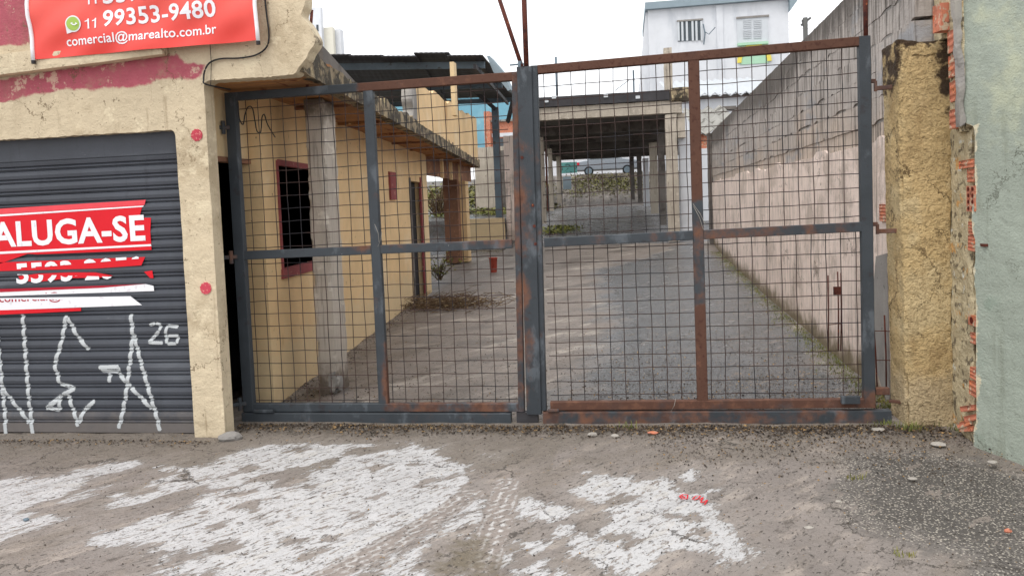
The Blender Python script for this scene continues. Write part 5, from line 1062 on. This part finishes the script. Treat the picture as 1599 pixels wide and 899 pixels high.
o = panel(sh2, 'wall', M['brick'], 1080, 1110, 209, 232, 28.2, .2); panel(sh2, 'lower_wall', M['white'], 1080, 1112, 232, 345, 28.1, .2)
panel(sh2, 'gutter', M['darkconc'], 1120, 1150, 166, 171, 34, .5)
# utility pole
m_ = MB(); a = W(1258, 68, Y=75); m_.tube([(a[0], 75, 3), (a[0], 75, W(1258, 28, Y=75)[2])], .22, 8); up = thing('utility_pole', 'grey utility pole with crossarm beyond the wall right of the white house', 'pole'); m_.build('shaft', M['pole'], up, shade=True)
m_ = MB(); m_.bar(W(1251, 40, Y=75), W(1266, 28, Y=75), .2, .15, seg=2); m_.bar(W(1254, 31, Y=75), W(1256, 41, Y=75), .25, .25, seg=2); m_.build('crossarm', M['pole'], up)
for dz, lb in ((0, 'highest'), (10, 'middle'), (20, 'lowest')):
    m_ = MB(); m_.tube([W(1230, 34+dz*.6, Y=75), W(1258, 35+dz*.5, Y=75), W(1330, 28+dz*.4, Y=70)], .015, 4); tag(m_.build('overhead_wire', M['pole']), lb+' of three thin overhead wires running to the utility pole', 'wire', 'overhead wires at the utility pole')
# tower blocks far left
tb = thing('apartment_block', 'pale apartment block rising behind the dark roof at upper left', 'building')
panel(tb, 'tower', M['white'], 430, 503, 14, 110, 130, 1); panel(tb, 'wing', M['creamblock'], 503, 521, 43, 110, 131, 1); panel(tb, 'rear_wing', M['white'], 521, 533, 46, 110, 132.2, 1.5)
for (xa, ya) in ((494, 39), (497, 65)): panel(tb, 'window', M['glass'], xa, xa+3, ya, ya+10, 129.9, .15)
panel(tb, 'window', M['glass'], 525, 528, 65, 75, 133.9, .15)
# blue building and brick house
bb = thing('blue_building', 'pale blue building beyond the yellow parapet', 'building')
panel(bb, 'wall', M['blue'], 560, 812, 152, 245, 62, 8); panel(bb, 'cornice', M['fascia'], 560, 814, 150, 153, 61.8, 8.4)
bh = thing('brick_house', 'unplastered red brick house with a white band below the blue building', 'house')
panel(bh, 'wall', M['brick'], 768, 830, 189, 262, 56, 3); panel(bh, 'white_band', M['white'], 768, 830, 207, 213, 55.9, .1); panel(bh, 'roof_edge', M['greyroof'], 766, 831, 186, 189, 55.8, 3.4)
panel(bh, 'opening', M['glass'], 776, 800, 216, 228, 55.9, .08); panel(bh, 'brick_chimney', M['brick'], 757, 766, 174, 262, 55.5, 1)
# ------------------------------------------------------------------ vegetation
def leaves(n, area, zf, hgt, size, clump=.0, seed=1):
    """n small leaf quads in clumps over an area (list of x0,x1,y0,y1)"""
    r = np.random.default_rng(seed); m_ = MB(); V = []; F = []
    x0, x1, y0, y1 = area; nc = max(6, n//60); C = np.stack([r.uniform(x0, x1, nc), r.uniform(y0, y1, nc), r.uniform(.2, 1, nc)], 1)
    ci = r.integers(0, nc, n); sp = clump or (x1-x0)/8
    X = C[ci, 0]+r.normal(0, sp*.5, n); Y = C[ci, 1]+r.normal(0, sp*.5, n); Zh = np.abs(r.normal(0, .5, n))*hgt*C[ci, 2]
    Z = zf(X, Y)+Zh
    for i in range(n):
        a = r.uniform(0, 2*math.pi); e = r.uniform(-.6, .9); s = size*r.uniform(.6, 1.4); d = np.array([math.cos(a)*math.cos(e), math.sin(a)*math.cos(e), math.sin(e)]); w_ = np.array([-math.sin(a), math.cos(a), 0])*.35*s; p = np.array([X[i], Y[i], Z[i]])
        o = len(V); V += [tuple(p), tuple(p+d*s*.5+w_), tuple(p+d*s), tuple(p+d*s*.5-w_)]; F.append((o, o+1, o+2, o+3))
    m_.v = V; m_.f = F; return m_
x0 = W(878, 290, Y=46)[0]; x1 = W(1005, 290, Y=46)[0]
tag(leaves(3600, (x0, x1, 46.4, 49.6), floorz, .05, .12, 1.3, 3).build('ground_cover', M['leafd'], fix=False), kind='stuff')
x0 = W(655, 300, Y=26)[0]; x1 = W(838, 300, Y=26)[0]
tag(leaves(3500, (x0, x1+1, 26, 29), floorz, .15, .1, .5, 4).build('ground_cover', M['leafm'], fix=False), kind='stuff')
tag(leaves(5000, (-12, -4.5, 31, 46), floorz, .4, .2, 1., 5).build('ground_cover', M['leafd'], fix=False), kind='stuff')
def bush(name, lb, c_, R3, n, size, m, seed, twigs=20):
    t = thing(name, lb, 'plant'); r = np.random.default_rng(seed); tw = MB(); lf = MB(); c_ = np.array(c_, float)
    for k in range(twigs):
        e = c_+np.array([r.normal(0, R3[0]*.55), r.normal(0, R3[1]*.55), r.uniform(.3, 1)*R3[2]]); mid = (c_+e)/2+np.array([0, 0, R3[2]*.15]); tw.tube([c_+r.normal(0, .03, 3)*[1, 1, 0], mid, e], [.006*R3[2]*3, .004*R3[2]*3, .002], 4)
        for i in range(n//twigs):
            f = r.uniform(.35, 1.05); p = c_+(e-c_)*f+r.normal(0, .09, 3)*R3[2]; a = r.uniform(0, 6.28); el = r.uniform(-.5, .9); s = size*r.uniform(.6, 1.3); d = np.array([math.cos(a)*math.cos(el), math.sin(a)*math.cos(el), math.sin(el)])*s; w_ = np.array([-math.sin(a), math.cos(a), .2])*s*.28
            lf.add([p, p+d*.5+w_, p+d, p+d*.5-w_], [(0, 1, 2, 3)])
    tw.build('stems', M['twig'], t); lf.build('foliage', m, t, fix=False)
a = W(683, 372, Y=15.5); bush('leafy_shrub', 'small green shrub behind the doorway at the end of the yellow wall', (a[0], 15.5, .1), (.35, .35, .55), 420, .07, M['leafm'], 11)
a = W(684, 300, Y=27); bush('bare_shrub', 'grey leafless tangled shrub seen past the end of the yellow wall', (a[0], 27, 1.2), (1.0, .6, 1.4), 120, .05, M['litter'], 12, 60)
# grass tufts
def tuft(c_, n, h, spread, m, r):
    m_ = MB()
    for i in range(n):
        p = np.array(c_)+np.array([r.normal(0, spread), r.normal(0, spread*.5), 0]); a = r.uniform(0, 6.28); l = h*r.uniform(.5, 1.2); b = np.array([math.cos(a), math.sin(a), 0])*l*.45; w_ = np.array([-math.sin(a), math.cos(a), 0])*.0022
        m_.add([p-w_, p+w_, p+b*.4+w_*.8+[0, 0, l*.6], p+b*.4-w_*.8+[0, 0, l*.6], p+b+[0, 0, l*.8]], [(0, 1, 2, 3), (3, 2, 4)])
    return m_
R = np.random.default_rng(5)
for (x_, y_, n, h, sp, lb) in ((1422, 672, 90, .07, .05, 'green grass tuft at the foot of the ochre pillar'), (1378, 664, 60, .05, .05, 'short grass tuft below the end of the gate beam'), (1508, 672, 70, .06, .05, 'dry grass tuft between the ochre pillar and the green wall'),
                               (1334, 540, 90, .09, .12, 'weeds growing at the foot of the rebar by the long wall'), (1460, 664, 60, .06, .05, 'grass sprouting at the front of the ochre pillar base'), (1338, 748, 26, .04, .03, 'tiny green sprig growing in the dark paving'), (980, 668, 26, .06, .04, 'dry weed below the middle of the gate beam'), (1412, 868, 22, .035, .03, 'small green sprig at the edge of the dark speckled paving')):
    p = W(x_, y_, Z=0.0); tag(tuft(p, n, h, sp, M['leafm'], R).build('grass_tuft', M['leafm'] if h > .034 else M['twig'], fix=False), lb, 'plant')
# moss and weeds along the long wall
m_ = MB()
for i in range(1500):
    Yp = 5.9+R.uniform(0, 1)**1.6*14; Xp = 1.93+.0245*(Yp-5.5)-abs(R.normal(0, .10+.0*Yp))-.03; c_ = (Xp, Yp, float(floorz(np.array(Xp), np.array(Yp)))); q = tuft(c_, 3, .035, .012, None, R); m_.add(q.v, q.f)
tag(m_.build('weed_strip', M['leafm'], fix=False), kind='stuff')
m_ = MB()
for i in range(900):
    Xp = R.uniform(-3, 2.0); Yp = 5.45+abs(R.normal(0, .05))*(-1 if R.random() < .8 else .5); q = tuft((Xp, Yp, 0.0), 2, .018+.012*(Xp > 1), .02, None, R); m_.add(q.v, q.f)
tag(m_.build('threshold_weeds', M['twig'], fix=False), kind='stuff')
# fallen leaves, twigs, grit
def scatter(name, n, fn, size, m, seed, flat=.35):
    r = np.random.default_rng(seed); V = []; F = []
    for i in range(n):
        x, y = fn(r); z = float(floorz(np.array(x), np.array(y)))+(float(n2(x, y, 2.2, 4)[0])-.5)*.035+.004; a = r.uniform(0, 6.28); s = size*r.uniform(.4, 1.6); d = np.array([math.cos(a), math.sin(a), r.normal(0, flat)]); w_ = np.array([-math.sin(a), math.cos(a), r.normal(0, flat)])*s*r.uniform(.2, .5); p = np.array([x, y, z+s*.12]); d = d*s
        o = len(V); V += [tuple(p-d*.5), tuple(p+w_+[0, 0, s*.1]), tuple(p+d*.5), tuple(p-w_)]; F.append((o, o+1, o+2, o+3))
    m_ = MB(); m_.v = V; m_.f = F; return tag(m_.build(name, m, fix=False), kind='stuff')
def yardfn(r):
    while True:
        y = 5.7+r.exponential(1.3); x = r.uniform(-2.9, 1.9)
        if y < 14 and r.random() < .25+.75*smooth(-1, .6, x): return x, y
scatter('leaf_litter', 9000, yardfn, .0125, M['litter'], 21)
scatter('leaf_litter', 5200, lambda r: (r.uniform(-3.0, 2.05), 5.48-abs(r.normal(0, .13))), .015, M['litter'], 22)
scatter('leaf_litter', 2600, lambda r: (r.uniform(.1, 2.2), 5.4-abs(r.normal(0, .4))), .012, M['litter'], 23)
scatter('leaf_litter', 6500, lambda r: (r.uniform(-5, 2.3), 5.3-r.uniform(0, 1)**1.4*2.8), .0075, M['litter'], 24)
scatter('leaf_litter', 900, lambda r: (r.uniform(-5, -3.0), 5.05-abs(r.normal(0, .06))), .012, M['litter'], 25)
scatter('pale_grit', 900, lambda r: (r.uniform(-3, 2.2), r.uniform(2.6, 5.5)), .007, M['stone'], 26)
scatter('leaf_litter', 1500, lambda r: (-3.0-.096*0-.3+r.uniform(.1, .7)-.09*0, 6.1+r.uniform(0, 1)) if r.random() < .2 else ((lambda y: (-2.98-.096*(y-6.1)+abs(r.normal(0, .12)), y))(r.uniform(6, 13))), .016, M['litter'], 27)
# heap of dead branches
c_ = W(700, 480, Z=.03); m_ = MB(); r = np.random.default_rng(31)
for i in range(420):
    p = np.array([c_[0]+r.normal(-.05, .42), c_[1]+r.normal(.1, .3), .03+abs(r.normal(0, .08))]); a = r.normal(.1, .7); l = r.uniform(.08, .4); d = np.array([math.cos(a)*l, math.sin(a)*l, r.normal(0, .12)*l*2]); m_.tube([p-d/2, p+[0, 0, r.normal(0, .02)], p+d/2+[0, 0, r.uniform(0, .04)]], [.004, .005, .002], 4)
bp = thing('brush_pile', 'heap of dead twigs and leaves by the yellow wall in the yard', 'debris'); m_.build('twigs', M['twig'], bp, fix=False)
lf = MB()
for i in range(700):
    p = np.array([c_[0]+r.normal(-.1, .42), c_[1]+r.normal(.1, .3), .02+abs(r.normal(0, .05))]); a = r.uniform(0, 6.28); s = r.uniform(.02, .05); d = np.array([math.cos(a), math.sin(a), r.normal(0, .4)])*s; w_ = np.array([-math.sin(a), math.cos(a), 0])*s*.4; lf.add([p, p+d*.5+w_, p+d, p+d*.5-w_], [(0, 1, 2, 3)])
lf.build('dead_leaves', M['litter'], bp, fix=False)
# single stones, chips and a leaf
def pebble(x_, y_, s, m, name, lb, cat='stone', flat=.5, seed=0):
    p = W(x_, y_, Z=.0); bm = bmesh.new(); bmesh.ops.create_icosphere(bm, subdivisions=2, radius=1); V = np.array([v.co[:] for v in bm.verts]); k = .75+.5*fbm(V*1.4+seed, 2); V = V*k[:, None]*np.array([s, s*.7, s*flat]); F = [tuple(v.index for v in f.verts) for f in bm.faces]; bm.free()
    m_ = MB(); m_.add(V+p+[0, 0, s*flat*.5], F); return tag(m_.build(name, m), lb, cat)
pebble(41, 812, .018, M['purlin'], 'stone', 'small dark stone on the white paint at the far left', seed=1)
pebble(1263, 824, .024, M['stone'], 'paint_chip', 'white flattened chip lying right of the red spray marks', 'paint chip', .25, 2)
pebble(1310, 783, .018, M['stone'], 'paint_chip', 'white chip at the left edge of the dark speckled paving', 'paint chip', .3, 3)
pebble(1425, 748, .025, M['stone'], 'stone', 'pale flat stone in the middle of the dark speckled paving', flat=.35, seed=4)
pebble(1550, 722, .03, M['stone'], 'stone', 'pale flat stone near the foot of the green wall', flat=.3, seed=5)
pebble(1574, 830, .018, M['brick'], 'brick_chip', 'orange brick chip at the right edge of the speckled paving', 'brick chip', .6, 6)
pebble(1372, 672, .05, M['stone'], 'stone', 'flat white stone on the dirt below the right end of the gate', flat=.25, seed=7)
pebble(925, 680, .035, M['stone'], 'stone', 'whitish lump of plaster lying below the middle of the gate', flat=.5, seed=8)
pebble(960, 682, .03, M['stone'], 'stone', 'second whitish plaster lump, right of the first under the gate', flat=.5, seed=9)
pebble(1020, 676, .04, M['brick'], 'brick_chip', 'flat orange brick dust heap under the right gate leaf', 'brick chip', .2, 10)
pebble(1465, 695, .05, M['stone'], 'stone', 'pale stone lying in front of the ochre pillar', flat=.3, seed=12)
pebble(360, 686, .09, M['greyrender'], 'stone', 'grey cement lump at the foot of the cream pillar by the gate', flat=.45, seed=13)
pebble(1112, 402, .06, M['stone'], 'stone', 'small round stone by the curb far up the yard', flat=.8, seed=14)
# red marks sprayed on the white paint
def mark(strokes, name, lb):
    m_ = MB()
    for s_ in strokes:
        P_ = [W(x, y, Z=.006) for x, y in s_]
        for a, b in zip(P_[:-1], P_[1:]):
            d = (b-a)/np.linalg.norm(b-a); w_ = np.array([-d[1], d[0], 0])*.0038; zz = lambda p: float((n2(p[0], p[1], 2.2, 4)[0]-.5)*.035)+.0075; m_.add([tuple(p[:2])+(zz(p),) for p in (a-w_, b-w_, b+w_, a+w_)], [(0, 1, 2, 3)])
    tag(m_.build(name, M['tagred'], fix=False), lb, 'paint mark')
mark([[(1061, 774), (1067, 771), (1074, 772), (1073, 778), (1065, 778), (1061, 774)], [(1063, 775), (1071, 775)], [(1065, 773), (1070, 777)]], 'spray_mark', 'round red sprayed mark on the white paint')
mark([[(1081, 779), (1086, 774), (1094, 774), (1090, 778), (1084, 780)], [(1092, 780), (1098, 776), (1094, 784)], [(1096, 784), (1105, 780), (1100, 787)]], 'spray_mark', 'scribbled red sprayed letters right of the round red mark')
# mossy curb across the yard
m_ = MB(); a, b = W(985, 402, Z=.1), W(1113, 398, Z=.1); m_.bar(a, b, .03, .1, seg=.3); tag(m_.build('kerb_strip', M['concrete']), kind='structure')
# cables hanging from the soffit
cb = MB(); pts = [WP(x, y, SA, SB) for x, y in ((362, 160), (364, 185), (370, 195), (373, 180), (378, 168), (385, 170), (389, 190), (392, 205), (398, 207), (400, 185), (404, 180), (409, 195), (421, 215))]
cb.tube(smoothpath([p+np.array([.05, 0, 0]) for p in pts]), .005, 5); tag(cb.build('loose_cable', M['cable'], shade=True), 'loose dark cable looping on the yellow side wall behind the gate corner', 'cable')
